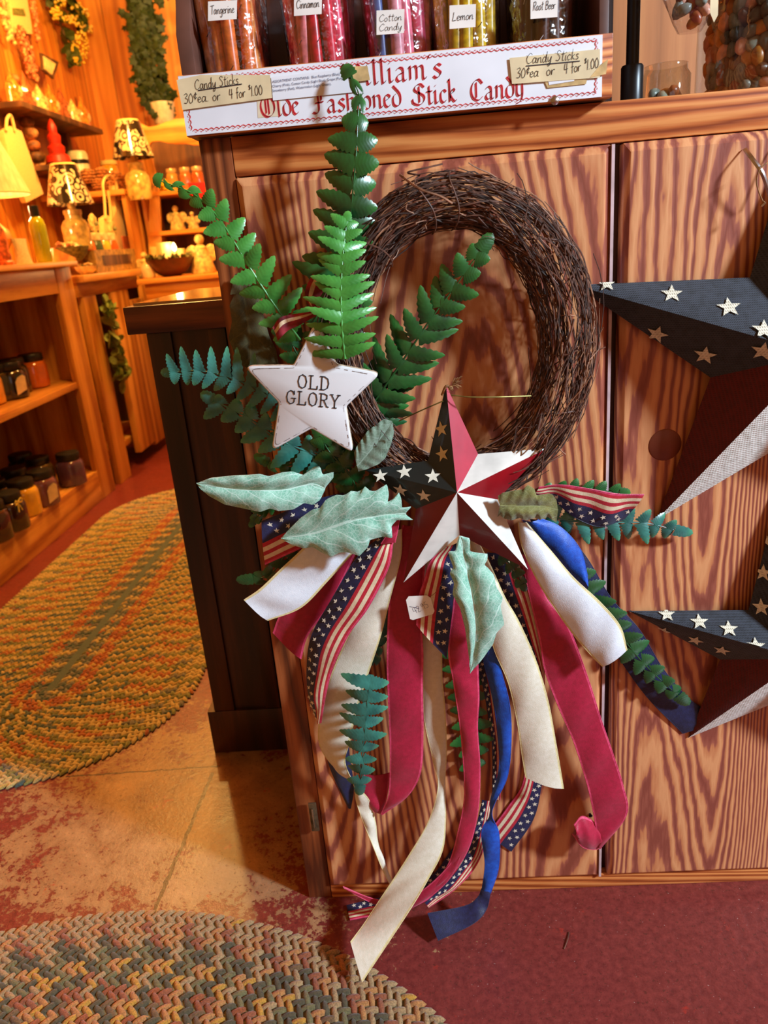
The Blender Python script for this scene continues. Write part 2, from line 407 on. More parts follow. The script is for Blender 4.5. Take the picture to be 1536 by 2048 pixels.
# ============================================================ COUNTER CABINET
CZ = 1.10
cab = thing('counter_cabinet', 'tall fir counter cabinet with two worn red-brown panels the wreath hangs on', 'cabinet', (.7, .2, 0))
mb = MB(); mb.box((.002, .0125, .0), (1.5, .38, CZ-.041)); mb.build('cabinet_body', DARKW, cab, smooth=False)
mb = MB(); mb.box((.0365, -.002, 1.060), (1.55, .381, CZ+.0015)); mb.build('countertop', RAIL, cab, bevel=.002)
mb = MB(); mb.box((.0, -.0015, .0), (.036, .012, CZ+.0015)); mb.build('stile', STILE, cab, bevel=.0015)
mb = MB(); mb.box((.0365, -.003, .0), (1.5, .012, .026)); mb.build('bottom_rail', RAIL, cab, bevel=.003)
def panel(x0, x1, name, mt):
    m_ = MB(); z0, z1, y = .0265, 1.0585, -.010; b = .007
    o = [(x0, z0), (x1, z0), (x1, z1), (x0, z1)]; i_ = [(x0+b, z0+b), (x1-b, z0+b), (x1-b, z1-b*1.4), (x0+b, z1-b*1.4)]
    vs = [(a, .011, c) for a, c in o]+[(a, -.004, c) for a, c in o]+[(a, y, c) for a, c in i_]
    m_.add(vs, [(4,5,1,0),(5,6,2,1),(6,7,3,2),(7,4,0,3),(8,9,5,4),(9,10,6,5),(10,11,7,6),(11,8,4,7),(8,11,10,9)])
    return m_.build(name, mt, cab, smooth=False, bevel=.0015)
panel(.037, .4560, 'panel', PANEL); panel(.4700, 1.10, 'panel', PANEL2)
mb = MB(); mb.box((.4565, -.0085, .027), (.4600, .011, 1.058)); mb.build('edge_strip', plain('pale_edge_strip', (206,176,176), .4, .1, 30), cab)
p = P(628, 1632, .010)
mb = MB(); mb.box((p.x-.006, -.0135, p.z-.026), (p.x+.006, -.0100, p.z+.026)); mb.box((p.x-.0022, -.0165, p.z-.018), (p.x+.0022, -.0125, p.z+.018), 1)
l = mb.build('latch_plate', [plain('aged_brass', (120,104,80), .4, .2, 90, metal=.8), STEEL], cab, bevel=.0012)
# painted repair disc on the right panel
q0 = P(1330, 890, .0106); mb = MB()
mb.lathe([(0, .0012), (.019, .0012), (.0205, 0)], (q0.x, -.0098, q0.z), 28, 0, (0, -1, 0)); mb.build('wood_plug', plain('painted_wood_plug', (132,64,44), .45, .1, 20), cab)
q0 = P(1180, 1628, .0100); mb = MB(); mb.lathe([(.0018, 0), (.0018, .003), (.0030, .004), (0, .0055)], (q0.x, -.010, q0.z), 12, 0, (0,-1,0)); mb.build('nail', IRON, cab)

# ============================================================ DARK SIDE CABINET
dk = thing('side_cabinet', 'low dark-stained cabinet standing behind the left edge of the tall counter', 'cabinet', (0, .6, 0))
mb = MB(); mb.box((-.232, .392, .10), (.30, .80, .862)); mb.build('cabinet_body', DARKW, dk, smooth=False)
mb = MB(); mb.box((-.262, .378, .862), (.30, .83, .908)); mb.build('top_slab', DARKTOP, dk, bevel=.002)
mb = MB(); mb.box((-.247, .390, .9085), (.30, .80, .9125)); mb.build('reflection_sheet', plain('pale_reflection_top', (190,150,96), .12, .05, 12), dk)  # pale colour stands in for the reflection on the dark top
mb = MB(); mb.box((-.247, .383, .0), (.30, .80, .10)); mb.build('plinth', DARKW, dk, bevel=.002)
for x0, x1 in ((-.232, -.19), (-.125, -.095)):
    mb = MB(); mb.box((x0, .3845, .1005), (x1, .3915, .8615)); mb.build('stile', DARKW, dk, bevel=.0015)
mb = MB(); mb.box((-.0945, .386, .42), (.25, .3915, .46)); mb.build('rail', DARKW, dk, bevel=.0015)

# ============================================================ LETTERING
def sm(pts): return [tuple(p) for p in catmull([V((a, b, 0)) for a, b in pts], 5)]
HAND = {
 'a': (3.8, [[(2.6,3.6),(1.2,4),(.3,2),(1,.1),(2.4,1.5),(2.8,3.8),(2.7,.8),(3.6,.3)]]), 'c': (3.1, [[(2.6,3.3),(1.4,4),(.3,2),(1.2,.1),(2.8,.8)]]),
 'n': (3.6, [[(.3,3.8),(.4,.1),(.6,2.5),(1.9,3.9),(2.5,2.6),(2.6,.5),(3.4,.3)]]), 'd': (3.8, [[(2.6,3.4),(1.3,4),(.3,1.8),(1.1,.1),(2.4,1.4),(3,7.8),(2.8,.8),(3.6,.3)]]),
 'y': (3.4, [[(.3,3.8),(.6,1),(1.6,.6),(2.8,3.9)],[(2.8,3.9),(2.2,-1.5),(1.2,-3),(.6,-1.8),(2.8,.3)]]), 't': (2.8, [[(1.4,7),(1.2,.8),(2.2,.2)],[(.2,4.8),(2.6,5)]]),
 'i': (1.7, [[(.6,3.8),(.6,.5),(1.4,.2)],[(.8,5.6),(.9,6)]]), 'k': (3, [[(.5,7.8),(.5,.1)],[(2.4,3.9),(.7,2),(2.6,.1)]]), 's': (2.8, [[(2.3,3.6),(1.2,4),(.8,2.9),(2.1,1.4),(1.6,.2),(.3,.4)]]),
 'e': (3, [[(.4,1.8),(2.3,2.6),(1.8,3.9),(.6,3.2),(.5,1),(1.6,.1),(2.8,.9)]]), 'o': (3.2, [[(1.5,4),(.4,2.6),(.8,.3),(2.2,.3),(2.7,2.4),(1.5,4)]]), 'r': (2.8, [[(.4,3.8),(.5,.1),(.7,2.6),(1.6,3.8),(2.4,3.6)]]),
 'f': (2.4, [[(2.2,7.2),(1.3,7.6),(1,5.5),(1,-.5)],[(.1,4),(2.2,4.2)]]), 'g': (3.2, [[(2.5,3.6),(1.2,4),(.3,2.2),(1,.4),(2.4,1.6),(2.6,3.8),(2.4,-2),(1.2,-3),(.4,-2)]]),
 'm': (4.8, [[(.3,3.8),(.4,.1),(.6,2.5),(1.6,3.9),(2,2.6),(2,.2),(2.2,2.5),(3.2,3.9),(3.7,2.6),(3.8,.4),(4.5,.3)]]), 'l': (1.6, [[(.6,7.8),(.5,.8),(1.4,.2)]]),
 'C': (4.6, [[(4,6.3),(2.6,7.6),(.6,5),(.5,2),(2,.1),(4.2,1.3)]]), 'S': (4.2, [[(3.6,6.6),(2.2,7.6),(.9,6.2),(3.2,3),(2.4,.4),(.5,.8)]]), 'T': (4.2, [[(.2,7.2),(4.6,7.6)],[(2.4,7.4),(2.0,.1)]]),
 'L': (4, [[(1,7.4),(.8,3),(.6,.2),(3.6,.4)]]), 'R': (4, [[(.6,7.4),(.5,.1)],[(.5,7.2),(3,7.2),(3,4.4),(.6,3.9)],[(1.2,3.9),(3.4,.1)]]), 'B': (4, [[(.6,7.4),(.5,.1)],[(.5,7.3),(2.8,7),(2.6,4.4),(.6,4)],[(.6,4),(3.3,3.2),(3,.6),(.5,.1)]]),
 '3': (3.4, [[(.4,6.6),(1.8,7.4),(2.6,6),(1.2,4.2),(2.8,3),(2.2,.5),(.3,.6)]]), '0': (3.5, [[(1.6,7.2),(.3,4.5),(.8,.6),(2.4,.6),(3,4),(1.6,7.2)]]), '4': (3.6, [[(.8,7.2),(.4,3.2),(3.2,3.4)],[(2.4,7.2),(2.2,0)]]),
 '1': (1.8, [[(.9,7.2),(.7,0)]]), '2': (3.4, [[(.4,6),(1.6,7.2),(2.6,5.6),(.4,.3),(3,.2)]]), '5': (3.3, [[(2.8,7.2),(.8,7)],[(.8,7),(.6,4.4),(2.4,4),(2.6,1),(.4,.2)]]), '9': (3.2, [[(2.6,6),(1.3,7.2),(.4,5.4),(1.4,4.2),(2.6,6),(2.2,0)]]),
 '¢': (2.8, [[(2.4,6),(1.2,6.6),(.4,4.8),(1.2,3.2),(2.5,3.8)],[(1.6,7.6),(1.2,2.2)]]), '$': (2.2, [[(1.8,7.6),(.9,8),(.6,7),(1.8,6),(1.2,5),(.4,5.4)],[(1.3,8.4),(1.0,4.6)]]), '.': (1.4, [[(.5,.2),(.7,.4)]]), ' ': (2.4, []),
 '-': (2.5, [[(.3,3),(2,3.1)]]) }
BLACKL = {
 'W': (6.2, [[(.2,5),(1,6.1),(1.2,1.4),(2,.2),(3,1)],[(2.9,6.2),(3,1),(3.8,.2),(5,1.5),(5.3,4.4),(4.5,6.1)]]), 'i': (1.9, [[(.2,3.4),(.6,3.8),(.6,.6),(1,.1),(1.5,.7)],[(.6,5.2),(.8,5.5)]]),
 'l': (1.9, [[(.2,6.1),(.6,6.5),(.6,.6),(1,.1),(1.5,.7)]]), 'a': (3.3, [[(.4,3.2),(1.2,3.9),(2.1,3.3),(2.1,.6),(2.5,.1),(3,.6)],[(2.1,2.4),(.9,1.9),(.4,1),(1,.1),(2.1,.8)]]),
 'm': (4.9, [[(.2,3.4),(.6,3.8),(.6,.3)],[(.6,3.1),(1.6,3.9),(2.2,3.4),(2.2,.3)],[(2.2,3.1),(3.2,3.9),(3.8,3.3),(3.8,.6),(4.2,.1),(4.7,.7)]]), "'": (1.3, [[(.7,6.6),(.3,5.5)]]),
 's': (2.7, [[(2.2,3.4),(1.4,3.9),(.6,3.0),(2.0,1.6),(1.7,.6),(.9,.1),(.2,.7)]]), 'd': (3.0, [[(.5,6.2),(2.4,3.6),(2.4,.9),(1.3,.1),(.4,.9),(.4,2.9),(1.3,3.8)]]), 'e': (2.6, [[(2.1,.8),(1.2,.1),(.4,.9),(.4,3),(1.2,3.8),(2.0,3.0),(.5,2.0)]]),
 'h': (3.0, [[(.1,6.1),(.5,6.5),(.5,.2)],[(.5,3),(1.5,3.9),(2.3,3.3),(2.3,1),(1.6,-.5)]]), 'o': (3.0, [[(.4,3),(1.3,3.9),(2.3,3.1),(2.3,.9),(1.4,.1),(.4,.9),(.4,3)]]), 'n': (3.4, [[(.2,3.4),(.6,3.8),(.6,.3)],[(.6,3.1),(1.6,3.9),(2.3,3.3),(2.3,.6),(2.7,.1),(3.2,.7)]]),
 't': (2.2, [[(.9,5.4),(.9,.7),(1.4,.1),(2,.7)],[(.1,3.8),(1.8,3.8)]]), 'c': (2.5, [[(2.0,3.2),(1.3,3.9),(.4,3),(.4,.9),(1.2,.1),(2,.8)]]), 'k': (3.0, [[(.2,6.1),(.6,6.5),(.6,.2)],[(.6,2.4),(1.6,3.9),(2.1,3.2),(.8,2.2),(2.0,.2),(2.7,.7)]]),
 'y': (3.1, [[(.2,3.4),(.6,3.8),(.6,1),(1.4,.3),(2.3,1)],[(2.3,3.9),(2.3,.3),(1.6,-1.4),(.3,-1.9)]]),
 'O': (5.6, [[(2.7,6.3),(1,5.2),(.5,3),(1.2,.9),(2.8,.1),(4.4,1.2),(4.9,3.2),(4.3,5.3),(2.7,6.3)],[(2.1,5.3),(2.1,1.2)],[(3.0,5.6),(3.0,.9)],[(.6,6.4),(1.5,5.4)]]),
 'F': (4.4, [[(.2,5.2),(1.4,6.2),(2.6,5.6),(4,6.4)],[(1.9,5.8),(2,1.4),(1.2,.2),(.1,.6)],[(1.0,3.3),(3.5,3.5)],[(2.9,5.9),(2.9,4.0)]]), 'S': (4.6, [[(4,5.2),(2.8,6.3),(1.3,5.6),(1.2,4.4),(3.7,2.8),(3.8,1.2),(2.4,.1),(.6,.7),(.2,1.9)],[(2.4,5.6),(2.4,.8)]]),
 'C': (4.7, [[(4.1,5.0),(2.8,6.3),(1.1,5.2),(.5,3),(1.1,.9),(2.7,.1),(4.2,1.2)],[(2.1,5.4),(2.1,.9)]]), ' ': (2.6, []) }
SERIF = {
 'O': (5.4, [[(2.5,7.1),(1.1,6.2),(.5,3.5),(1.1,.8),(2.5,-.1),(3.9,.8),(4.5,3.5),(3.9,6.2),(2.5,7.1)]]), 'L': (5.2, [[(1.1,7),(1.1,0)],[(.2,7),(2.2,7)],[(.2,0),(4.2,0),(4.3,1.8)]]),
 'D': (5.4, [[(1.1,7),(1.1,0)],[(.2,7),(2.4,7),(3.9,5.9),(4.4,3.5),(3.9,1.1),(2.4,0),(.2,0)]]), 'G': (5.6, [[(4.0,5.2),(3.4,6.6),(2.3,7.1),(1,6),(.5,3.5),(1,1),(2.3,-.1),(3.6,.4),(4.2,1.2),(4.2,3)],[(2.8,3),(5,3)],[(4.1,5),(4.1,7)]]),
 'R': (5.4, [[(1.1,7),(1.1,0)],[(.2,7),(2.6,7),(3.9,6.3),(3.9,4.4),(2.6,3.6),(1.1,3.6)],[(2.5,3.6),(4.1,.2),(5,0)],[(.2,0),(2.2,0)]]), 'Y': (5.2, [[(.7,7),(2.5,3.4),(4.3,7)],[(2.5,3.4),(2.5,0)],[(0,7),(1.5,7)],[(3.5,7),(5,7)],[(1.5,0),(3.5,0)]]), ' ': (3, []) }
def write(m_, text, font, O, right, up, size, pen=.5, nib=None, smooth=True, slant=0, mat=0, fit=None, zoff=None):
    """strokes laid on the plane through O; size = metres per unit; pen = width in units; nib = broad-pen vector in units"""
    right = V(right).normalized(); up = V(up).normalized(); nr = right.cross(up)
    W = sum(font[c][0] for c in text); k = (fit/W if fit else size)
    x = 0
    for c in text:
        adv, st = font[c]
        for s_ in st:
            pts = sm(s_) if smooth and len(s_) > 2 else [(a, b, 0) for a, b in s_]
            q = [V(O)+right*((x+a+slant*b)*k)+up*(b*size) for a, b, *_ in pts]
            for i in range(len(q)-1):
                d = q[i+1]-q[i]
                if d.length < 1e-9: continue
                if nib:
                    n = right*nib[0]*size+up*nib[1]*size
                    m_.add([q[i]-n, q[i+1]-n, q[i+1]+n, q[i]+n], [(0,1,2,3)], mat)
                t_ = d.normalized(); pw = pen*size*.5; pn = nr.cross(t_)*pw; e = t_*pw*.5
                m_.add([q[i]-pn-e, q[i+1]-pn+e, q[i+1]+pn+e, q[i]+pn-e], [(0,1,2,3)], mat)
        x += adv
    return x*k

# ============================================================ CANDY RACK
rack = thing('candy_rack', 'brown wooden candy rack fronted by a white lettered sign board', 'rack', (.22, .1, CZ+.002))
FY = -.022
A0, A1, A2, A3 = P(370,281,-FY), P(1222,204,-FY), P(1216,76,-FY), P(357,151,-FY)
bz = CZ+.0025; bt = A3.z
x0, x1 = A3.x-.001, A1.x+.001
mb = MB(); mb.box((x0, FY, bz), (x1, FY+.010, bt)); mb.build('front_board', RAIL, rack, bevel=.0008)
ex = x1-.008
def SG(u, v, d=.0012): return P(u, v, -FY+d)
mb = MB(); mb.box((x0+.0005, FY-.0010, bz+.001), (ex-.003, FY-.0001, bt-.001)); sign = mb.build('sign_card', PAPER, rack, smooth=False)
mb = MB()
sr, su = V((1,0,0)), V((0,0,1))
# red lettering
c0 = SG(518,243,.0014); c1 = SG(805,216,.0014); mb2 = MB()
def bl(text, ua, va, ub, size):
    a = SG(ua, va, .0014); b = SG(ub, va, .0014)
    write(mb2, text, BLACKL, (a.x, a.y, a.z), sr, su, size, pen=.16, nib=(.34,.27), fit=b.x-a.x)
bl("William's", 682, 175, 888, .0034)
bl('Olde', 521, 236, 602, .0032); bl('Fashioned', 626, 229, 806, .0032); bl('Stick', 824, 212, 916, .0032); bl('Candy', 940, 203, 1050, .0032)
mb2.build('lettering', REDINK, sign, smooth=False)
mb2 = MB()   # scalloped border
def scal(a, b, n, up):
    a, b = V(a), V(b); d = (b-a)/n; upv = V(up)
    for i in range(n):
        p0 = a+d*i; pts = [p0+d*t+upv*math.sin(PI*t) for t in (0, .25, .5, .75, 1.05)]
        for j in range(4):
            w_ = upv*.28; mb2.add([pts[j]-w_, pts[j+1]-w_, pts[j+1]+w_, pts[j]+w_], [(0,1,2,3)])
        pts = [p0+d*(.35+.5*t)-upv*.9*math.sin(PI*t) for t in (0, .33, .66, 1)]
        for j in range(3):
            w_ = upv*.16; mb2.add([pts[j]-w_, pts[j+1]-w_, pts[j+1]+w_, pts[j]+w_], [(0,1,2,3)])
yb = FY-.0014
scal((x0+.008, yb, bz+.005), (ex-.009, yb, bz+.005), 74, (0,0,.0016)); scal((x0+.008, yb, bt-.005), (ex-.009, yb, bt-.005), 74, (0,0,-.0016))
scal((x0+.006, yb, bz+.006), (x0+.006, yb, bt-.006), 9, (.0016,0,0)); scal((ex-.009, yb, bz+.006), (ex-.009, yb, bt-.006), 9, (-.0016,0,0))
mb2.build('border', REDINK, sign, smooth=False)
PLTAPE = plain('pale_clear_tape', (222,206,176), .3, .06, 40)
def note(name, corners, mt, label=None, d=.0018):
    m_ = MB(); q = [SG(u, v, d) for u, v in corners]; n = len(q)
    m_.prism(q, (0,-1,0), .0004); o = m_.build(name, mt, sign, smooth=False)
    if label: o['label'] = label
    return o
note('tape', [(514,200),(535,190),(560,188),(562,232),(516,236)], PLTAPE, d=.00125); 
n1 = note('price_label', [(353,160),(400,150),(540,150),(544,196),(365,220)], OLDPAPER, 'handwritten price label at the left end of the sign', .0028)
n2 = note('contents_label', [(542,154),(705,136),(712,184),(546,201)], PAPER, 'printed list of candy flavours', .0024)
note('tape', [(694,133),(735,132),(740,160),(700,165)], TAPE, d=.0030)
n3 = note('price_label', [(1019,116),(1200,98),(1200,155),(1024,168)], OLDPAPER, 'handwritten price label at the right end of the sign', .0028)
note('tape', [(1088,160),(1150,155),(1174,160),(1172,168),(1095,176)], TAPE, d=.0020); note('tape', [(1199,132),(1216,118),(1212,148),(1180,155)], TAPE, d=.0031)
note('paper_scrap', [(1096,158),(1150,154),(1148,162),(1098,170)], PAPER, d=.0024)
mb2 = MB(); c_ = SG(1110,201,.0030); mb2.lathe([(0,.0016),(.003,.0012),(.0045,0)], c_, 16, 0, (0,-1,0)); mb2.build('thumb_tack', STEEL, sign)
def hw(text, ua, va, ub, vb, size, mat, par, d, pen=.42, slant=.12):
    a = SG(ua, va, d); b = SG(ub, vb, d); r = (b-a); m_ = MB()
    up_ = V((0,0,1)); rr = V((r.x, 0, r.z)).normalized(); up_ = V((-rr.z, 0, rr.x))
    write(m_, text, HAND, a, rr, up_, size, pen=pen, slant=slant, fit=r.length)
    m_.build('handwriting', mat, par, smooth=False)
hw('Candy Sticks', 390, 180, 478, 168, .00125, BLACKINK, n1, .0032); hw('30¢ea. or', 368, 208, 442, 200, .0013, BLACKINK, n1, .0032); hw('4 for $1.00', 459, 198, 526, 189, .0013, BLACKINK, n1, .0032)
hw('Candy Sticks', 1052, 128, 1158, 118, .00125, BLACKINK, n3, .0032); hw('30¢ea', 1032, 157, 1078, 153, .0013, BLACKINK, n3, .0032); hw('or', 1092, 151, 1110, 149, .0013, BLACKINK, n3, .0032); hw('4 for $1.00', 1128, 148, 1198, 135, .0013, BLACKINK, n3, .0032)
def rule(a, b, par, d=.0032, w_=.0005):
    p_, q_ = SG(*a, d), SG(*b, d); m_ = MB(); m_.add([p_-V((0,0,w_)), q_-V((0,0,w_)), q_+V((0,0,w_)), p_+V((0,0,w_))], [(0,1,2,3)]); m_.build('underline', BLACKINK, par, smooth=False)
rule((396,181), (484,168), n1); rule((1052,132), (1160,122), n3)
def printed(lines, ua, va, dv, size, par, d):
    for i, tx in enumerate(lines):
        cu = bpy.data.curves.new('print', 'FONT'); cu.body = tx; cu.size = size
        a = SG(ua, va+i*dv, d); b = SG(ua+150, va+i*dv-18, d); ang = math.atan2(b.z-a.z, b.x-a.x)
        o = bpy.data.objects.new('print_tmp', cu); S.collection.objects.link(o)
        dg = bpy.context.evaluated_depsgraph_get(); me = bpy.data.meshes.new_from_object(o.evaluated_get(dg))
        bpy.data.objects.remove(o)
        M = Matrix.Translation(a-ORG[par.name]) @ Matrix.Rotation(-ang, 4, 'Y') @ Matrix.Rotation(PI/2, 4, 'X')
        me.transform(M); me.materials.clear(); me.materials.append(BLUEINK)
        k = bpy.data.objects.new('print', me); S.collection.objects.link(k); k.parent = par
printed(['ASSORTMENT CONTAINS:  Blue Raspberry (Blue),', 'Cherry (Pink), Cotton Candy (Light Blue), Grape (Purple),', 'Strawberry (Red), Watermelon (Light Green).'], 545, 166, 9, .0034, n2, .0029)
# rack woodwork behind the sign
mb = MB(); mb.box((x0+.002, FY+.0105, bz), (x1-.002, .10, bz+.006)); mb.build('bottom_board', RACKW, rack, smooth=False)
mb = MB(); mb.box((x0+.002, .1005, bz), (x1+.03, .112, bz+.45)); mb.build('back_board', DARKW, rack, smooth=False)
for xs, xd in ((x0+.002, 1), (x1-.012, -1)):
    mb = MB(); prof = [(FY+.0105, bz+.0065), (.100, bz+.0065), (.100, bz+.45), (.045, bz+.45), (FY+.030, bz+.135), (FY+.0105, bz+.100)]
    mb.prism([(xs, a, b) for a, b in prof], (-1,0,0), .016 if xd > 0 else .010); mb.build('side_board', RACKW, rack, bevel=.001)

# ---- candy containers
CLEAR = clearmat('clear_cellophane', (250,248,250), .12, .10, .9)
kinds = [ ('Tangerine', 468, (416,474,0,42), [(228,110,44),(238,140,70),(222,120,60)], 'orange', .0005),
          ('Cinnamon', 640, (588,644,-14,32), [(206,30,56),(222,60,90),(226,120,120),(190,24,40)], 'red', 0),
          ('Cotton\nCandy', 797, (753,809,18,70), [(226,110,130),(214,80,110),(70,96,150),(230,150,160)], 'pink and blue', 0),
          ('Lemon', 932, (899,952,8,58), [(206,168,22),(226,190,50),(188,150,20)], 'yellow', 0),
          ('Root Beer', 1082, (1061,1116,-14,38), [(72,36,26),(104,60,44),(56,30,24)], 'dark brown', 0) ]
sz0 = bz+.0075
sf = {}
for ci, (nm, uc, lb, cols, cname, _) in enumerate(kinds):
    c = Y(uc, 60, .035); cx, cy = c.x, .035
    r = .0370 if ci != 1 else .0385
    flav = nm.replace('\n', ' ').lower()
    jar = thing('candy_container', 'clear wrapped tub of %s stick candy in the rack, tagged %s' % (cname, flav), 'container', (cx, cy, sz0), 'stick candy tubs in the rack')
    m_ = MB(); prof = [(r*.86, .0005), (r*.93, .02), (r, .07), (r*1.06, .13), (r*1.08, .16)]
    segs = 36; rows = []
    for rr, zz in prof:
        rows.append([V((cx+math.cos(2*PI*k/segs)*rr*(1+.03*math.sin(k*2.3+zz*60+ci)), cy+math.sin(2*PI*k/segs)*rr*(1+.03*math.sin(k*1.7+zz*90)), sz0+zz)) for k in range(segs)])
    m_.grid(rows, 0, True); m_.build('clear_wall', CLEAR, jar)
    m_ = MB(); m_.lathe([(0,.0003),(r*.86,.0003)], (cx, cy, sz0), 24); m_.build('base', CLEAR, jar)
    # tag
    yf = cy-r*1.09-.002
    def F_(u, v): return un(u, v, 1, yf)
    m_ = MB(); tl, tr, vt, vb_ = lb; m_.prism([F_(tl,vt+3), F_(tl,vb_), F_(tr-1,vb_-4), F_(tr,vt)], (0,-1,0), .0006); tg = m_.build('name_tag', TAG, jar, smooth=False)
    m_ = MB()
    for li, tx in enumerate(nm.split('\n')):
        n_l = len(nm.split('\n')); hgt = (vb_-vt)
        va = vt+hgt*(.62 if n_l == 1 else .44+.36*li); a = un(tl+5, va+3, 1, yf-.0004); b = un(tr-5, va-1, 1, yf-.0004)
        write(m_, tx, HAND, a, (b-a).normalized(), (0,0,1), .00085 if n_l > 1 else .00105, pen=.45, slant=.15, fit=(b-a).length)
    m_.build('handwriting', BLACKINK, tg, smooth=False)
    # sticks: separate things
    mats = [plain('%s_candy_%d' % (flav.replace(' ', '_'), k), cc, .3, .14, 120) for k, cc in enumerate(cols)]
    wr = clearmat('stick_wrapper', (255,250,250), .08, .16, .6) if ci == 0 else wr
    for k in range(11):
        rr = r*.68 if k < 10 else 0; an = k*PI/5+.2+random.uniform(-.1,.1)
        bx, by = cx+rr*math.cos(an)*.98, cy+rr*math.sin(an)*.98
        tilt = V((random.uniform(-.004,.004), random.uniform(-.003,.003), .145))
        if k < 4:
            m_ = MB(); tp = V((0,0,.145)); m_.tube([V((0,0,0)), tp*.3, tp*.7, tp], .0075, 10, 0)
            # twisted stripe of print
            for q in range(14):
                z_ = .008+q*.0095; aa = q*1.1
                pt = V((math.cos(aa)*.0077, math.sin(aa)*.0077, z_)); pu = V((math.cos(aa+.5)*.0077, math.sin(aa+.5)*.0077, z_+.0045))
                if q % 2: m_.tube([pt, pu], .0004, 4, 1)
            key = (ci, k)
            o = m_.build('candy_stick', [mats[k % len(mats)], BLACKINK if ci in (0,1,3) else PAPER], None)
            sf[key] = o
        else:
            o = dup(sf[(ci, k % 4)])
        o.location = (bx, by, sz0+.0012); o.rotation_euler = (random.uniform(-.05,.05), random.uniform(-.05,.05), random.uniform(0,6))
        tag(o, '%s wrapped candy stick standing in the tub tagged %s' % (cname, flav), 'candy', '%s candy sticks' % flav)

# ---- right end of the counter
pl = thing('iron_post', 'slim black iron post rising from a thicker socket beside the candy rack', 'post', tuple(Y(1263,196,.06)*V((1,1,0)) if False else (Y(1263,196,.06).x, .06, CZ+.002)))
cx = Y(1263,196,.06).x
mb = MB(); mb.lathe([(0,0),(.0125,0),(.0125,.040),(.0112,.042),(0,.042)], (cx,.06,CZ+.002), 24); mb.build('socket', IRON, pl)
mb = MB(); mb.lathe([(0,.0425),(.0072,.0425),(.0070,.62),(0,.62)], (cx,.06,CZ+.002), 20); mb.build('rod', IRON, pl)
# small glass jar
GLASS = clearmat('clear_glass', (240,240,236), .03, .12, .1)
c = Y(1330,190,.12); gj = thing('glass_jar', 'small clear glass jar holding a few candy pebbles beside the iron post', 'jar', (c.x,.12,CZ+.002))
mb = MB(); mb.lathe([(0,.0008),(.026,.0008),(.029,.004),(.029,.036),(.025,.042),(.0245,.048),(.0255,.0485)], (c.x,.12,CZ+.002), 32); mb.build('glass_wall', GLASS, gj)
# pebbles
pcols = [(122,130,120),(86,96,92),(186,120,44),(156,80,46),(226,166,140),(142,148,132),(204,140,66),(104,70,48)]
pm = [plain('candy_pebble_%s' % n_, cc, .35, .12, 90) for n_, cc in zip(('grey','slate','ochre','rust','pink','sage','amber','brown'), pcols)]
pnames = ('grey','slate grey','ochre','rust','pink','sage grey','amber','brown')
pproto = []
for k in range(8):
    m_ = MB(); m_.ico((0,0,0), .0085, 0, 2, (1.5,1.0,.9), .05); o = m_.build('candy_pebble', pm[k]); pproto.append(o)
usedp = [False]*8
def pebble(loc, k, where, grp, sc=1):
    if not usedp[k]: o = pproto[k]; usedp[k] = True
    else: o = dup(pproto[k])
    o.location = loc; o.rotation_euler = (random.uniform(0,3), random.uniform(0,3), random.uniform(0,3)); o.scale = (sc,)*3
    tag(o, '%s candy pebble %s' % (pnames[k], where), 'candy', grp % pnames[k])
for k in range(6):
    a = k*1.05; pebble((c.x+.013*math.cos(a), .12+.013*math.sin(a), CZ+.014+.006*(k % 2)), random.randrange(8), 'in the small glass jar by the post', '%s pebbles in the small jar', .9)
# big jar packed with pebbles
bj = thing('pebble_jar', 'large clear jar packed with stone-coloured candy pebbles at the right end of the counter', 'jar', (Y(1500,185,.13).x,.13,CZ+.002))
bx = Y(1400,185,.13).x+.088
mb = MB(); mb.lathe([(0,.0008),(.086,.0008),(.090,.006),(.090,.34)], (bx,.13,CZ+.002), 48); mb.build('glass_wall', GLASS, bj)
zz = CZ+.012; row = 0
while zz < CZ+.20:
    n_ = 20
    for k in range(n_):
        a = PI+.0+PI*(k+.5*(row % 2))/n_
        rr = .0775+random.uniform(-.002,.002)
        pebble((bx+rr*math.cos(a), .13+rr*math.sin(a), zz+random.uniform(-.002,.002)), random.choice((0,0,1,2,3,4,5,5,6,7)), 'packed in the large clear jar', '%s pebbles in the large jar', 1.0)
    zz += .0145; row += 1
mb = MB(); mb.lathe([(0,.002),(.066,.002),(.066,.26),(0,.26)], (bx,.13,CZ+.002), 32); o = mb.build('pebble_core', pm[1], bj); 
# hanging bag
hb = thing('candy_bag', 'cellophane bag of coloured candy rocks hanging in front of the pebble jar', 'bag', tuple(Y(1385,20,.02)))
mb = MB(); rows = []
cb = Y(1383,-12,.02)
for k in range(9):
    z_ = -.036+k*.011; wd = .012+.020*math.sin(min(1, k/5)*PI/2)
    rows.append([V((cb.x+wd*math.cos(2*PI*j/24)*(1+.08*math.sin(j*3+k)), .02+wd*.6*math.sin(2*PI*j/24)*(1+.1*math.sin(j*5+k*2)), cb.z+z_)) for j in range(24)])
mb.grid(rows, 0, True); mb.build('cellophane', CLEAR, hb)
for k in range(26):
    a = random.uniform(0,6.28); q = random.uniform(0,1); rr = (.010+.016*min(1,q*1.6))*random.uniform(.3,.9)
    pebble((cb.x+rr*math.cos(a), .02+rr*.6*math.sin(a), cb.z-.028+q*.06), random.choice((0,2,3,4,4,7)), 'in the hanging cellophane bag', '%s rocks in the hanging bag', .75)
t1 = [Y(1421,-10,.0), Y(1437,-10,.0), Y(1436,30,.0), Y(1428,45,.0), Y(1420,25,.0)]
mb = MB(); mb.prism(t1, (0,-1,0), .0006); mb.build('hang_tag', OLDPAPER, hb, smooth=False)
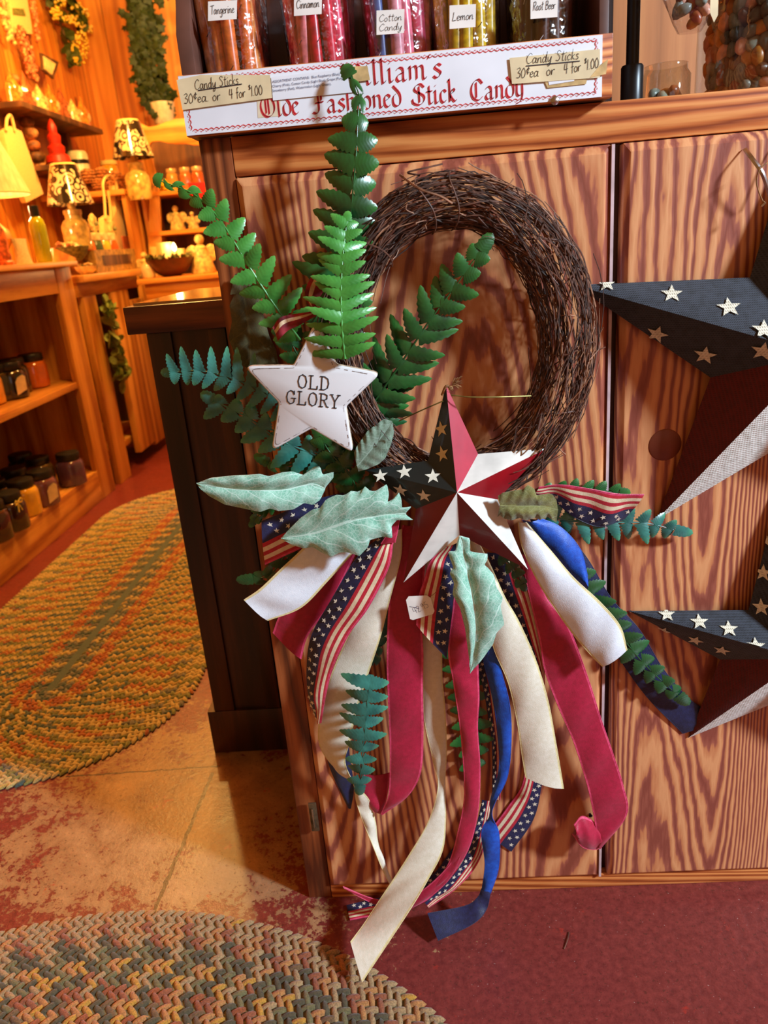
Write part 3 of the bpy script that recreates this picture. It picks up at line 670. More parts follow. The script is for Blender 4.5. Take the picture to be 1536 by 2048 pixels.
# ============================================================ WREATH
WC = P(910, 697, .048)
wr_ = thing('patriotic_wreath', 'grapevine wreath with ferns, felted leaves and trailing red, cream, navy and flag ribbons', 'wreath', tuple(WC))
RX, RZ, RT = .1285, .158, .0275
random.seed(11)
def torus(th, ph, r):
    c, s = math.cos(th), math.sin(th); n = V((c*RZ, 0, s*RX)).normalized()
    return WC+V((RX*c, 0, RZ*s))+n*(r*math.cos(ph))+V((0, -r*math.sin(ph), 0))
mb = MB()
for k in range(1150):
    th = random.uniform(0, 2*PI); ph = random.uniform(0, 2*PI) if k % 5 == 0 else random.uniform(-.5, PI+.5)
    ln = random.uniform(.25, 1.1); dirn = random.choice((1, -1, 1)); tw = random.uniform(-.9, .9)+(random.uniform(-2.5, 2.5) if random.random() < .12 else 0)
    fat = 1+.22*math.cos(th+.2)
    r0 = RT*math.sqrt(random.uniform(.45, 1.05))*fat; r1 = r0+random.uniform(-.008, .006)
    if random.random() < .07: r1 = r0+random.uniform(.006, .020)
    n_ = 11; pts = []; w1, w2 = random.uniform(0, 6), random.uniform(2, 9)
    for i in range(n_):
        t = i/(n_-1); rr = r0+(r1-r0)*t**2+.0018*math.sin(w1+t*w2*1.7)
        p = torus(th+dirn*ln*t, ph+tw*t+.10*math.sin(w1+w2*t), rr)
        if p.y > -.003: p.y = -.003-random.uniform(0, .003)
        pts.append(p)
    r_ = random.uniform(.0006, .00125)
    mb.tube(pts, [r_*(1-.5*i/(n_-1)) for i in range(n_)], 5, random.choice((0,0,0,1,1,2)), cap=False)
for k in range(26):   # curls and ends that stick out
    th = random.uniform(-1.2, 1.9); o = torus(th, random.uniform(0, 2.4), RT); d = (o-WC).normalized()*random.uniform(.004, .012)+V((random.uniform(-.015,.015), -random.uniform(0,.006), random.uniform(-.015,.015)))
    mb.tube(catmull([o, o+d*.6+V((random.uniform(-.004,.004),-.002,random.uniform(-.004,.004))), o+d], 4), .0007, 5, random.choice((0,2)), cap=False)
for th in (1.75, 1.52, .95, .80, .42, -.05, -.5, 2.3):   # binding vines
    pts = [torus(th+.04*math.sin(k), 2*PI*k/14, RT*1.10) for k in range(8)]; pts = [V((p.x, min(p.y, -.004), p.z)) for p in pts]
    mb.tube(catmull(pts, 3), .0009, 5, 0, cap=False)
mb.tube(catmull([P(840,350,.05),P(815,345,.06),P(855,335,.06),P(885,328,.055)],5), [.0010]*16, 5, 0)
mb.tube(catmull([P(800,350,.05),P(840,378,.082),P(880,392,.088),P(905,407,.088)],5), [.0013]*16, 5, 2)
mb.build('twig_ring', TWIGS, wr_)
mb = MB(); mb.tube(catmull([P(1062,792,.07),P(1000,794,.085),P(940,794,.088),P(902,790,.084)],5), .0008, 6, 0); mb.tube(catmull([P(886,802,.08),P(840,822,.075),P(798,842,.06)],5), .0008, 6, 0)
mb.build('hanging_wire', WIRE, wr_)

# ---------------- ribbons
def resamp(L, n):
    q = catmull(L, 8); acc = [0]
    for i in range(1, len(q)): acc.append(acc[-1]+(q[i]-q[i-1]).length)
    out = []; j = 0
    for k in range(n):
        s_ = acc[-1]*k/(n-1)
        while j < len(acc)-2 and acc[j+1] < s_: j += 1
        t = (s_-acc[j])/max(1e-9, acc[j+1]-acc[j]); out.append(q[j].lerp(q[j+1], min(1, t)))
    return out
FLAGCOL = [(0,2),(.03,1),(.16,1),(.30,1),(.46,3),(.56,4),(.67,3),(.77,4),(.88,3),(.955,5)]
def ribbon(L, R, d0, d1, kind, name='ribbon', label=None, arch=.004, ripple=.002, wd=.026, stars=True, zmin=.004, lift=None, ph=0):
    """two edges given as (u, v[, depth]) stations; depth runs d0..d1 (pairs = left, right edge)"""
    n0 = max(len(L), len(R)); dl = d0 if isinstance(d0, (list, tuple)) else [d0, d1]; dr = d1 if isinstance(d1, (list, tuple)) and isinstance(d0, (list, tuple)) else dl
    A = [P(p[0], p[1], lerp(dl, i/(len(L)-1)), zmin) for i, p in enumerate(L)]
    B = [P(p[0], p[1], lerp(dr, i/(len(R)-1)), zmin) for i, p in enumerate(R)]
    a = catmull(A, 8); b = catmull(B, 8)
    if len(a) != len(b): n_ = max(len(a), len(b)); a = resamp(A, n_); b = resamp(B, n_)
    n = len(a)
    if kind == 'flag': us = [c[0] for c in FLAGCOL]+[1.0]; cm = [c[1] for c in FLAGCOL]; mats = [NAVY, NAVY, NAVY, RIBRED, RIBCREAM, CRIMEDGE, STARC]
    else:
        us = [0, .045, .25, .5, .75, .955, 1]
        f, e = {'cream': (CREAM, CREAMEDGE), 'white': (WHITEC, CREAMEDGE), 'crimson': (CRIM, CRIMEDGE), 'navy': (NAVY, NAVY), 'blue': (BLUE, BLUE), 'satin': (SATIN, CREAMEDGE)}[kind]
        mats = [f, e]; cm = [1, 0, 0, 0, 0, 1]
    mid_n = []; rows = []
    for i in range(n):
        ac = b[i]-a[i]; t = (a[min(i+1,n-1)]+b[min(i+1,n-1)]-a[max(i-1,0)]-b[max(i-1,0)])
        nr = t.cross(ac)
        if nr.length < 1e-10: nr = V((0,-1,0))
        nr.normalize()
        if nr.y > 0: nr = -nr
        mid_n.append(nr)
    def pos(i, u):
        w_ = (b[i]-a[i]).length; q = a[i].lerp(b[i], u)
        rp = ripple*math.sin(i*.55+ph+u*2.2)*min(1, w_/.012)
        return q+mid_n[i]*(arch*(4*u*(1-u))*min(1, w_/.02)+rp*(4*u*(1-u)))
    m_ = MB(); th = .00035
    fr = [[pos(i, u)+mid_n[i]*th for u in us] for i in range(n)]; bk = [[pos(i, u)-mid_n[i]*th for u in us] for i in range(n)]
    m_.grid(fr, 0, cmat=cm); m_.grid(bk, 0, cmat=cm)
    m_.grid([[fr[i][0], bk[i][0]] for i in range(n)], cm[0]); m_.grid([[fr[i][-1], bk[i][-1]] for i in range(n)], cm[-1])
    if kind != 'flag' or True:
        for u, mt in ((0, cm[0]), (1, cm[-1])):
            m_.tube([pos(i, u) for i in range(n)], .00065, 5, mt)
    if kind == 'flag' and stars:
        acc = [0]
        for i in range(1, n): acc.append(acc[-1]+(pos(i,.25)-pos(i-1,.25)).length)
        s_ = .006; k = 0
        while s_ < acc[-1]-.004:
            i = max(j for j in range(n) if acc[j] <= s_); i = min(i, n-2); fr_ = (s_-acc[i])/max(1e-6, acc[i+1]-acc[i])
            u = .14 if k % 2 == 0 else .33
            p0 = pos(i, u).lerp(pos(i+1, u), fr_); ac = (b[i]-a[i]); w_ = ac.length
            if w_ > .006:
                ac.normalize(); nn = mid_n[i]; tt = nn.cross(ac).normalized(); sc = .0023*min(1, w_/.024)
                for sg in (1, -1):
                    q = p0+nn*(th+.0003)*sg; pts = [q+ac*x_*min(1, w_/.024)+tt*y_ for x_, y_ in star2d(.0040, .42, k)]
                    m_.add(pts, [tuple(range(10))], 6)
            s_ += .0082; k += 1
    o = m_.build(name, mats, wr_, angle=60)
    if label: o['label'] = label
    return o
ribbon([(690,985),(620,1003),(575,1022),(523,1043)], [(712,1062),(640,1080),(585,1104),(530,1129)], .045, .050, 'flag', 'ribbon', 'short flag ribbon cut off at the left')
ribbon([(650,1050),(603,1100),(560,1140),(520,1178),(488,1200)], [(735,1070),(700,1112),(655,1162),(602,1215),(535,1241)], .055, .060, 'white', 'ribbon', 'white ribbon with a curled end', .004)
ribbon([(640,1085),(603,1150),(562,1225),(546,1266)], [(720,1085),(700,1130),(660,1210),(616,1270),(602,1318)], .036, .030, 'crimson', 'ribbon', 'short crimson ribbon at the left')
ribbon([(775,1055),(758,1076),(712,1118),(664,1198),(624,1270),(614,1335),(618,1395),(636,1446)], [(797,1045),(786,1085),(776,1137),(737,1214),(698,1268),(667,1331),(651,1391),(642,1446)], [.062,.07,.07,.06,.05,.04], [.066,.08,.08,.075,.065,.05], 'flag', 'ribbon', 'long flag ribbon at the left', .005)
ribbon([(775,1058),(762,1120),(735,1200),(700,1265),(668,1335),(646,1403),(637,1478),(660,1525),(704,1563),(712,1600),(722,1632),(745,1690),(770,1750),(796,1796)],
       [(803,1058),(801,1115),(779,1200),(760,1275),(731,1362),(712,1425),(698,1487),(690,1525),(709,1567),(738,1600),(751,1645),(757,1690),(779,1750),(799,1797)], [.052,.052,.045,.035,.03,.03,.04,.05], [.056,.052,.045,.045,.05,.03,.03,.05], 'cream', 'ribbon', 'cream ribbon that twists to a thin cord', .004, .003)
ribbon([(650,1420),(655,1500),(662,1540),(697,1616)], [(690,1440),(700,1520),(707,1575),(701,1617)], .014, .010, 'navy', 'ribbon')
ribbon([(806,1050),(785,1130),(778,1203),(774,1312),(776,1390),(779,1453),(780,1531),(777,1590),(762,1628)], [(855,1050),(848,1150),(843,1240),(846,1310),(845,1375),(846,1469),(841,1544),(815,1592),(764,1630)], .048, .040, 'crimson', 'ribbon', 'wide crimson ribbon hanging at the middle', .003)
ribbon([(779,1545),(774,1592),(763,1627)], [(728,1548),(728,1590),(748,1624)], .022, .034, 'crimson', 'ribbon')
ribbon([(925,1080),(914,1120),(908,1170),(903,1226),(893,1316)], [(885,1095),(860,1125),(849,1160),(838,1195),(833,1250)], .062, .066, 'flag', 'ribbon', 'short flag ribbon behind the price tag', .003)
ribbon([(845,1240),(847,1350),(849,1440),(866,1520),(876,1572),(858,1640),(815,1715),(766,1790),(730,1845),(701,1884)], [(884,1260),(884,1350),(890,1420),(893,1500),(890,1562),(891,1640),(885,1700),(858,1755),(818,1822),(724,1964)], [.030,.032,.034,.036,.04,.05,.06,.075,.10,.13], [.03,.032,.034,.036,.036,.05,.06,.08,.11,.17], 'cream', 'ribbon', 'cream ribbon whose end reaches the floor', .003)
ribbon([(908,1100),(908,1196),(897,1299),(906,1359),(918,1438),(925,1505),(929,1588),(918,1654),(898,1725),(866,1769)], [(940,1100),(952,1250),(956,1335),(958,1399),(955,1455),(960,1538),(956,1621),(940,1690),(913,1737),(872,1778)], .055, .062, 'crimson', 'ribbon', 'pink-lit crimson ribbon right of the middle', .004)
ribbon([(686,1773),(745,1797),(800,1803),(850,1777),(905,1722),(935,1660)], [(690,1778),(745,1806),(800,1822),(850,1800),(903,1752),(940,1668)], .070, .060, 'crimson', 'ribbon', None, .002)
ribbon([(965,1600),(948,1670),(925,1725),(890,1770),(850,1806)], [(985,1600),(972,1680),(950,1735),(908,1780),(858,1815)], .030, .060, 'flag', 'ribbon', None, .001)
ribbon([(940,1650),(900,1705),(863,1752),(800,1785),(740,1800),(693,1811)], [(975,1665),(935,1722),(905,1765),(830,1812),(760,1828),(700,1840)], .012, .018, 'flag', 'ribbon', None, .001, 0)
ribbon([(1092,1470),(1083,1567),(1066,1639),(1022,1703)], [(1050,1470),(1047,1562),(1015,1615),(975,1668)], .014, .012, 'flag', 'ribbon', 'flag ribbon tail close to the panel', .001, 0)
ribbon([(965,1290),(969,1330),(986,1399),(996,1472),(998,1538),(981,1600),(980,1631),(963,1664),(970,1726),(964,1778)], [(992,1290),(999,1330),(1019,1410),(1022,1488),(1014,1555),(990,1605),(984,1632),(998,1668),(997,1735),(981,1787)], [.04,.04,.045,.05,.05,.055,.058], [.045,.05,.05,.055,.055,.055,.060], 'blue', 'ribbon', 'twisting royal blue ribbon', .003)
ribbon([(964,1776),(955,1795),(930,1812),(855,1827)], [(981,1785),(972,1820),(945,1848),(876,1881)], [.058,.062,.072], [.060,.08,.10], 'navy', 'ribbon', 'navy underside of the blue ribbon end', .001)
ribbon([(938,1075),(952,1130),(967,1200),(986,1292),(1016,1365),(1033,1438),(1043,1505),(1051,1555)], [(960,1090),(985,1140),(1010,1195),(1039,1246),(1072,1322),(1096,1402),(1112,1488),(1127,1577)], .055, .045, 'cream', 'ribbon', 'cream ribbon ending in a slanted cut', .005)
ribbon([(975,1105),(1000,1180),(1025,1240),(1050,1300),(1075,1350),(1085,1384)], [(1040,1105),(1055,1160),(1068,1210),(1080,1270),(1088,1330),(1089,1385)], .034, .034, 'flag', 'ribbon', None, .003)
ribbon([(950,1290),(955,1330),(968,1380),(978,1440),(985,1500),(985,1600)], [(985,1290),(985,1330),(990,1380),(996,1440),(1002,1500),(1000,1600)], .02, .02, 'flag', 'ribbon', None, .001)
ribbon([(1042,1110),(1056,1179),(1079,1279),(1089,1339),(1116,1412),(1145,1478),(1165,1538),(1179,1588),(1190,1645),(1197,1690)], [(1066,1100),(1089,1189),(1129,1239),(1152,1289),(1179,1365),(1202,1438),(1225,1505),(1246,1571),(1253,1630),(1200,1698)], .044, .040, 'crimson', 'ribbon', 'wide crimson ribbon at the right with a folded end', .0025)
ribbon([(1196,1652),(1182,1640),(1163,1633),(1148,1650)], [(1199,1697),(1185,1699),(1164,1693),(1145,1668)], .034, .050, 'crimson', 'ribbon', None, .008)
ribbon([(1060,1038),(1110,1120),(1165,1200),(1215,1280),(1264,1354),(1305,1406),(1366,1467)], [(1100,1035),(1168,1108),(1222,1196),(1279,1260),(1327,1339),(1380,1399),(1430,1432)], .030, .012, 'navy', 'ribbon', 'long navy ribbon reaching the lower burlap star', .003)
ribbon([(1045,1040),(1080,1085),(1128,1135),(1171,1182)], [(1080,1036),(1122,1055),(1160,1098),(1175,1152)], .050, .050, 'blue', 'ribbon', 'bright royal blue ribbon loop at the right', .008)
ribbon([(1036,1044),(1046,1099),(1084,1177),(1140,1260),(1180,1308),(1205,1333)], [(1052,1044),(1102,1102),(1147,1155),(1200,1204),(1240,1252),(1254,1300)], [.064,.068,.07,.07], [.064,.072,.08,.074], 'white', 'ribbon', 'cream ribbon with a rounded end at the right', .006)
ribbon([(1060,990),(1110,1005),(1150,1035),(1200,1053),(1250,1037)], [(1078,974),(1125,970),(1185,979),(1237,988),(1288,989)], [.05,.045,.04], [.06,.062,.055], 'flag', 'ribbon', 'short flag ribbon at the right', .002)
ribbon([(792,1030),(780,1060),(762,1088)], [(800,1030),(795,1062),(790,1085)], .08, .08, 'crimson', 'ribbon', None, .002)

# ---------------- ferns
def fern(spine, d, Lh, Rh, n, mat, wd=1.15, ang=78, sick=.12, droop=.25, tip=.3, label=None, seed=0, stemr=.0017, alt=0, fold=0):
    rnd = random.Random(seed); A = [P(u, v, lerp(d, i/(len(spine)-1))) for i, (u, v) in enumerate(spine)]
    c = resamp(A, 60); L = sum((c[i+1]-c[i]).length for i in range(59))
    m_ = MB(); m_.tube(c, [stemr*(1-.6*i/59) for i in range(60)], 6, 0)
    sp_ = L/n
    mpx = 1/1720.
    for side, H in ((-1, Lh), (1, Rh)):
        for k in range(n):
            t = (k+.5+(alt*.5 if side > 0 else 0))/n
            if t > .985: continue
            i = min(int(t*59), 58); p0 = c[i].lerp(c[i+1], t*59-i); T = (c[min(i+2,59)]-c[max(i-1,0)]).normalized()
            N = V((0,-1,0)); N = (N-T*N.dot(T)).normalized(); B = N.cross(T)*side
            # make +1 the image-right side of a spine that runs upward
            B = -B
            ln = 1.06*lerp(H, t)*mpx*rnd.uniform(.82, 1.12)
            if ln < .002: continue
            a = math.radians(ang-12*t+rnd.uniform(-9, 9)); D = T*math.cos(a)+B*math.sin(a); W = N.cross(D).normalized()
            if W.dot(T) < 0: W = -W
            hw = sp_*wd*.5*rnd.uniform(.92,1.05); ns = 12; rows = []; uvs = []
            lift = rnd.uniform(-.2, .4)
            for q in range(ns+1):
                s_ = q/ns; prof = (1.04-.14*s_)*max(0, 1-s_**2.3)**.62; prof = prof if q < ns else .05
                tooth = (1.0 if q % 2 else .80) if 1 < q < ns else 1
                cp = p0+D*(ln*s_)+T*(sick*ln*s_*s_)+N*(.0012+ln*(lift*s_-droop*s_*s_))
                row = []; uvr = []
                for x_ in (-1, -.5, 0, .5, 1):
                    w_ = hw*prof*(tooth if abs(x_) == 1 else 1)
                    row.append(cp+W*(x_*w_)-N*(.22*w_*x_*x_)+N*(fold*w_*abs(x_))); uvr.append((.001+s_, x_))
                rows.append(row); uvs.append(uvr)
            m_.grid(rows, 0, uvr=uvs)
    # tip leaflet
    T = (c[-1]-c[-4]).normalized(); N = V((0,-1,0)); B = N.cross(T).normalized(); ln = tip*sp_*3; rows = []; uvs = []
    for q in range(9):
        s_ = q/8; w_ = sp_*.42*math.sqrt(max(0,1-s_**3))*(1 if q % 2 else .86)+.0002; cp = c[-1]+T*(ln*s_-.001)+N*.0012-N*(.2*ln*s_*s_)
        rows.append([cp+B*(x_*w_)-N*(.2*w_*x_*x_) for x_ in (-1,-.5,0,.5,1)]); uvs.append([(.001+s_, x_) for x_ in (-1,-.5,0,.5,1)])
    m_.grid(rows, 0, uvr=uvs)
    o = m_.build('fern_frond', mat, wr_, angle=70)
    if label: o['label'] = label
    return o
fern([(685,700),(688,600),(694,500),(704,400),(712,310),(716,230),(718,190),(700,152)], [.05,.06,.07,.07,.055,.045], [92,98,98,92,75,60,46,14,6], [60,58,56,52,48,42,34,12,6], 14, FERN, 1.25, 82, -.02, .3, .25, 'tall fern frond rising over the candy sign', 1)
fern([(690,718),(684,655),(682,580),(686,510),(694,440)], [.126,.120,.108,.092], [64,66,60,46,26], [58,60,54,40,22], 12, FERNL, 1.12, 80, .05, .3, .3, 'bright upright fern frond in front', 2)
fern([(600,680),(545,605),(490,520),(440,440),(390,390),(322,362)], [.06,.075,.07,.06], [48,46,44,44,34,18,6], [52,54,52,48,36,16,6], 12, FERNL, 1.0, 74, .02, .2, .2, 'fern frond reaching out to the upper left', 3, alt=1)
fern([(730,830),(775,765),(820,700),(860,640),(905,580),(962,500)], [.045,.06,.07,.075], [80,78,66,56,40,20], [80,80,70,54,40,22], 11, FERN, 1.0, 68, .12, .25, .35, 'fern frond crossing the wreath opening', 4)
fern([(580,815),(520,780),(450,752),(395,742),(340,745)], [.05,.055,.06,.055], [42,44,40,34,24], [52,58,56,46,36], 10, FERNB, .95, 80, .02, .3, .3, 'blue-green fern frond pointing left', 5, fold=.4)
fern([(690,940),(630,910),(560,880),(500,838),(425,800)], [.04,.045,.05,.045], [62,66,60,50,40], [36,40,36,30,18], 9, FERNB, 1.05, 78, .05, .3, .3, 'drooping blue-green frond under the white star', 6)
fern([(720,1000),(700,950),(660,905),(640,870)], [.05,.055], [50,50,40,20], [50,50,40,20], 5, FERN, 1.1, 75, .05, .3, .3, None, 7)
fern([(700,900),(730,850),(765,800),(790,760)], [.035,.04], [50,60,50,30], [70,70,60,40], 6, FERND, 1.1, 70, .1, .2, .3, None, 8)
fern([(650,880),(690,850),(730,800),(745,740)], [.03,.035], [70,80,70,40], [70,80,70,40], 7, FERN, 1.1, 70, .1, .2, .3, None, 18)
fern([(660,800),(620,760),(590,700),(560,650)], [.035,.045], [40,50,40,20], [60,60,40,20], 6, FERN, 1.1, 74, .1, .2, .3, None, 19)
fern([(1090,1030),(1150,1042),(1230,1045),(1290,1046),(1350,1060)], [.035,.04,.035,.03], [40,42,40,38,22], [46,50,50,48,24], 9, FERNB, .9, 80, .05, .3, .5, 'frond pointing right under the flag ribbon', 9)
fern([(1150,1140),(1200,1215),(1256,1290),(1300,1340),(1357,1392)], [.04,.035,.03], [36,40,40,32,20], [38,40,40,36,22], 11, FERND, 1.0, 74, .1, .25, .4, 'dark frond lying on the navy ribbon', 10)
fern([(742,1350),(735,1406),(727,1487),(720,1570)], [.075,.08,.07], [42,46,42,24], [58,54,50,28], 9, FERNB, 1.05, 84, -.1, .3, .4, 'blue-green frond hanging on the left cream ribbon', 11, fold=.2)
fern([(745,1330),(756,1280),(778,1200),(790,1140)], [.03,.035], [14,16,16,14], [18,20,18,14], 10, FERNB, 1.3, 60, .1, .2, .3, None, 12)
fern([(925,1290),(935,1380),(942,1460),(948,1540)], [.018,.02], [48,50,50,30], [52,54,52,34], 9, FERN, 1.0, 84, -.05, .2, .3, 'frond hanging behind the pink-lit ribbon', 13)
fern([(1000,1110),(1030,1140),(1045,1170)], [.045,.05], [22,20,14], [22,20,14], 4, FERND, 1.1, 70, .1, .2, .3, None, 14)
fern([(1080,985),(1150,978),(1240,985)], [.02,.02], [16,22,18], [14,14,10], 6, FERN, .9, 75, .1, .2, .3, None, 15)
fern([(600,1060),(570,1110),(540,1150),(505,1158)], [.035,.04], [26,30,26,14], [26,28,24,12], 5, FERND, 1.2, 62, .1, .2, .4, None, 16)
fern([(560,990),(530,1015),(510,1040)], [.03,.035], [26,24,12], [26,24,12], 4, FERN, 1.2, 62, .1, .2, .4, None, 17)
fern([(640,935),(600,925),(560,935),(535,925)], [.03,.035], [26,24,18,12], [26,24,12,10], 4, FERN, 1.2, 70, .1, .2, .4, None, 20)

# ---------------- broad leaves
def leaf(up, lo, mid, dd, mat, bulge=.006, label=None, curl=0, ph=0):
    """up/lo outline tip..base (u,v), mid = midrib tip..base; dd = depth tip..base"""
    def lin(pts, n):
        q = [V((a, b, 0)) for a, b in pts]; acc = [0]
        for i in range(1, len(q)): acc.append(acc[-1]+(q[i]-q[i-1]).length)
        out = []
        for k in range(n):
            s_ = acc[-1]*k/(n-1); j = 0
            while j < len(acc)-2 and acc[j+1] < s_: j += 1
            out.append(q[j].lerp(q[j+1], (s_-acc[j])/max(1e-9, acc[j+1]-acc[j])))
        return out
    n = 64; U = lin(up, n); L = lin(lo, n); M = lin([tuple(p)[:2] for p in catmull([V((a, b, 0)) for a, b in mid], 6)], n)
    m_ = MB(); rows = []; uvs = []
    for i in range(n):
        t = i/(n-1); r = []; uv = []
        for j in range(-6, 7):
            x_ = j/6; E = U[i] if x_ < 0 else L[i]; p = M[i].lerp(E, abs(x_))
            dpt = lerp(dd, t)+bulge*math.sin(PI*abs(x_)*.9)*math.sin(PI*t)+.0012*math.sin(t*38+abs(x_)*5+ph)*abs(x_)-curl*x_*abs(x_)
            r.append(P(p.x, p.y, dpt)); uv.append((.001+t, x_))
        rows.append(r); uvs.append(uv)
    m_.grid(rows, 0, uvr=uvs)
    bk = [[p+V((0,.0007,0)) for p in r] for r in rows]; m_.grid(bk, 0, uvr=uvs)
    m_.tube([r[6]+V((0,.0008,0)) for r in rows], [.0006+.0009*i/(n-1) for i in range(n)], 6, 0)
    m_.grid([[rows[i][0], bk[i][0]] for i in range(n)]); m_.grid([[rows[i][-1], bk[i][-1]] for i in range(n)])
    o = m_.build('broad_leaf', mat, wr_, angle=70)
    if label: o['label'] = label
leaf([(470,548),(460,590),(470,586),(459,611),(464,642),(457,677),(466,700),(476,724)], [(490,548),(514,583),(523,617),(532,650),(539,674),(552,700),(557,730),(530,760)], [(480,546),(492,620),(500,690),(500,740)], [.012,.03], OLIVED, .004, 'dark olive leaf behind the white star')
leaf([(393,967),(421,956),(469,951),(496,950),(520,948),(537,953),(564,945),(584,943),(606,950),(628,934),(640,933),(645,950),(667,944),(667,955),(650,976)], [(393,967),(401,978),(418,992),(449,1009),(482,1016),(520,1024),(540,1017),(557,1022),(587,1019),(608,1006),(626,1010),(640,1000),(650,980)], [(393,967),(470,978),(560,980),(620,968),(650,977)], [.075,.085,.075], MINT, .008, 'long mint leaf pointing left')
leaf([(562,1077),(577,1060),(601,1036),(625,1019),(640,1016),(652,999),(672,990),(689,991),(702,982),(716,984),(726,978),(730,973),(740,982),(750,983),(774,968),(778,989),(775,1005),(786,998),(798,985),(803,999),(804,1016),(824,1013),(812,1025)], [(562,1077),(584,1090),(608,1097),(625,1094),(641,1104),(662,1114),(678,1106),(692,1104),(706,1108),(719,1112),(736,1094),(740,1080),(750,1077),(767,1073),(785,1077),(783,1052),(794,1040),(826,1040),(812,1030)], [(562,1077),(630,1066),(700,1042),(770,1030),(812,1027)], [.078,.088,.088], MINT, .009, 'broad toothed mint leaf below the white star')
leaf([(940,1347),(962,1322),(986,1289),(993,1266),(1009,1249),(1001,1213),(1006,1196),(992,1173),(988,1150),(976,1136),(968,1130),(974,1122),(976,1108),(956,1106),(940,1103),(940,1077),(922,1072)], [(940,1347),(938,1316),(930,1256),(920,1216),(905,1189),(908,1166),(899,1146),(907,1136),(900,1118),(896,1103),(911,1103),(914,1085),(918,1073)], [(940,1347),(952,1270),(946,1200),(932,1130),(920,1073)], [.075,.095,.09], MINT, .008, 'mint leaf hanging below the metal star')
leaf([(1113,1000),(1106,990),(1098,987),(1073,991),(1069,978),(1056,970),(1046,979),(1030,981),(1019,983),(1005,986),(996,992)], [(1113,1045),(1104,1040),(1096,1034),(1080,1040),(1070,1036),(1052,1041),(1040,1036),(1022,1041),(1008,1037),(1000,1030),(995,1034)], [(1116,1020),(1080,1012),(1040,1012),(1000,1012)], [.085,.095,.10], OLIVE, .006, 'olive underside of a leaf on the metal star', .004)
leaf([(783,842),(768,838),(748,852),(735,862),(724,878),(714,892),(708,906)], [(785,846),(788,865),(783,886),(771,916),(758,928),(735,938),(717,943)], [(784,843),(765,872),(738,905),(714,932)], [.07,.08], GREYL, .006, 'upright grey-green leaf by the white star')

# ---------------- plaid tie and price tag
PLAID = plain('plaid_red', (132,24,34), .8, .3, 70); PLC = plain('plaid_cream', (204,176,140), .8, .15, 80)
mb = MB()
for a, b, d in (([(625,548),(612,575),(612,600),(628,622)], [(650,560),(645,585),(632,605),(634,624)], .085), ([(545,655),(560,635),(590,628),(628,622)], [(556,682),(575,662),(600,650),(632,632)], .09)):
    A = catmull([P(u, v, d) for u, v in a], 5); B = catmull([P(u, v, d+.004) for u, v in b], 5)
    rows = [[A[i].lerp(B[i], k/4)+V((0, .002*math.sin(i*.8+k), 0)) for k in range(5)] for i in range(len(A))]
    mb.grid(rows, 0, cmat=[0, 1, 0, 0]); mb.grid([[p+V((0,.0008,0)) for p in r] for r in rows], 0, cmat=[0, 1, 0, 0])
mb.ico(P(630,625,.088), .004, 0, 2, (1.3,.7,1)); mb.build('plaid_tie', [PLAID, PLC], wr_)
mb = MB(); q = [(812,1200),(817,1193),(853,1191),(861,1195),(869,1222),(866,1228),(826,1240),(820,1238)]; mb.prism([P(u, v, .074) for u, v in q], (0,-1,0), .0005)
pt = mb.build('price_tag', TAG, wr_, smooth=False)
mb = MB(); a, b = P(830,1228,.0743), P(862,1212,.0743); r = (b-a).normalized(); write(mb, '42.95', HAND, a, r, V((-r.z,0,r.x)), .0012, pen=.3, fit=(b-a).length*.9)
a, b = P(819,1213,.0743), P(838,1217,.0743); n = V((0,0,.0003)); mb.add([a-n, b-n, b+n, a+n], [(0,1,2,3)]); mb.build('handwriting', BLUEINK, pt, smooth=False)
mb = MB(); mb.tube(catmull([P(858,1194,.075),P(870,1186,.072),P(885,1165,.066)],4), .0004, 5); mb.build('tag_string', TWINE, pt)

# ============================================================ WHITE STAR SIGN
sg = thing('star_sign', 'white wooden star with worn brown edges lettered OLD GLORY', 'sign', tuple(P(625,790,.09)))
o_ = [(632,640),(672,730),(762,747),(692,814),(707,908),(623,858),(542,903),(557,806),(487,733),(586,731)]
pc = [P(u, v, .112) for u, v in o_]; cen = sum(pc, V())/10
def rounded(pts, rt, ri):
    out = []; n = len(pts)
    for i, p in enumerate(pts):
        a, b = pts[i-1], pts[(i+1) % n]; r = rt if i % 2 == 0 else ri
        p0 = p+(a-p).normalized()*r; p1 = p+(b-p).normalized()*r
        for k in range(5): t = k/4; out.append(p0*(1-t)**2+p*2*t*(1-t)+p1*t*t)
    return out
rr_ = rounded(pc, .009, .003)
mb = MB(); N_ = len(rr_); lay = []
for sc, dy in ((.955, 0), (.985, .0008), (1.0, .0030), (1.0, .0105), (.985, .0125)): lay.append([cen+(p-cen)*sc+V((0, dy, 0)) for p in rr_])
mb.add([p for l_ in lay for p in l_], [], 0); b0 = 0
mb.f.append(tuple(range(N_))); mb.m.append(0)
for li in range(4):
    for k in range(N_): j = (k+1) % N_; mb.f.append((li*N_+k, li*N_+j, (li+1)*N_+j, (li+1)*N_+k)); mb.m.append(0 if li == 0 else (0 if li == 1 else 1))
mb.f.append(tuple(4*N_+k for k in reversed(range(N_)))); mb.m.append(1)
def signpaint():
    t = NT('distressed_white_paint'); co = t.coord(); f = t.noise(co, 120, 4, .7); g = t.noise(co, 9, 3)
    col = t.ramp(g, [(.3, (214,210,208)), (.7, (226,223,222))]); t.bump(f, .15, .0006); return t.set(Base_Color=col, Roughness=.5)
bd = mb.build('star_board', [signpaint(), plain('worn_brown_edge', (196,170,140), .6, .25, 160, c2=(120,84,60))], sg, angle=50)
mb = MB()   # distress line
inn = [cen+(p-cen)*.915+V((0,-.0003,0)) for p in rr_]; random.seed(5)
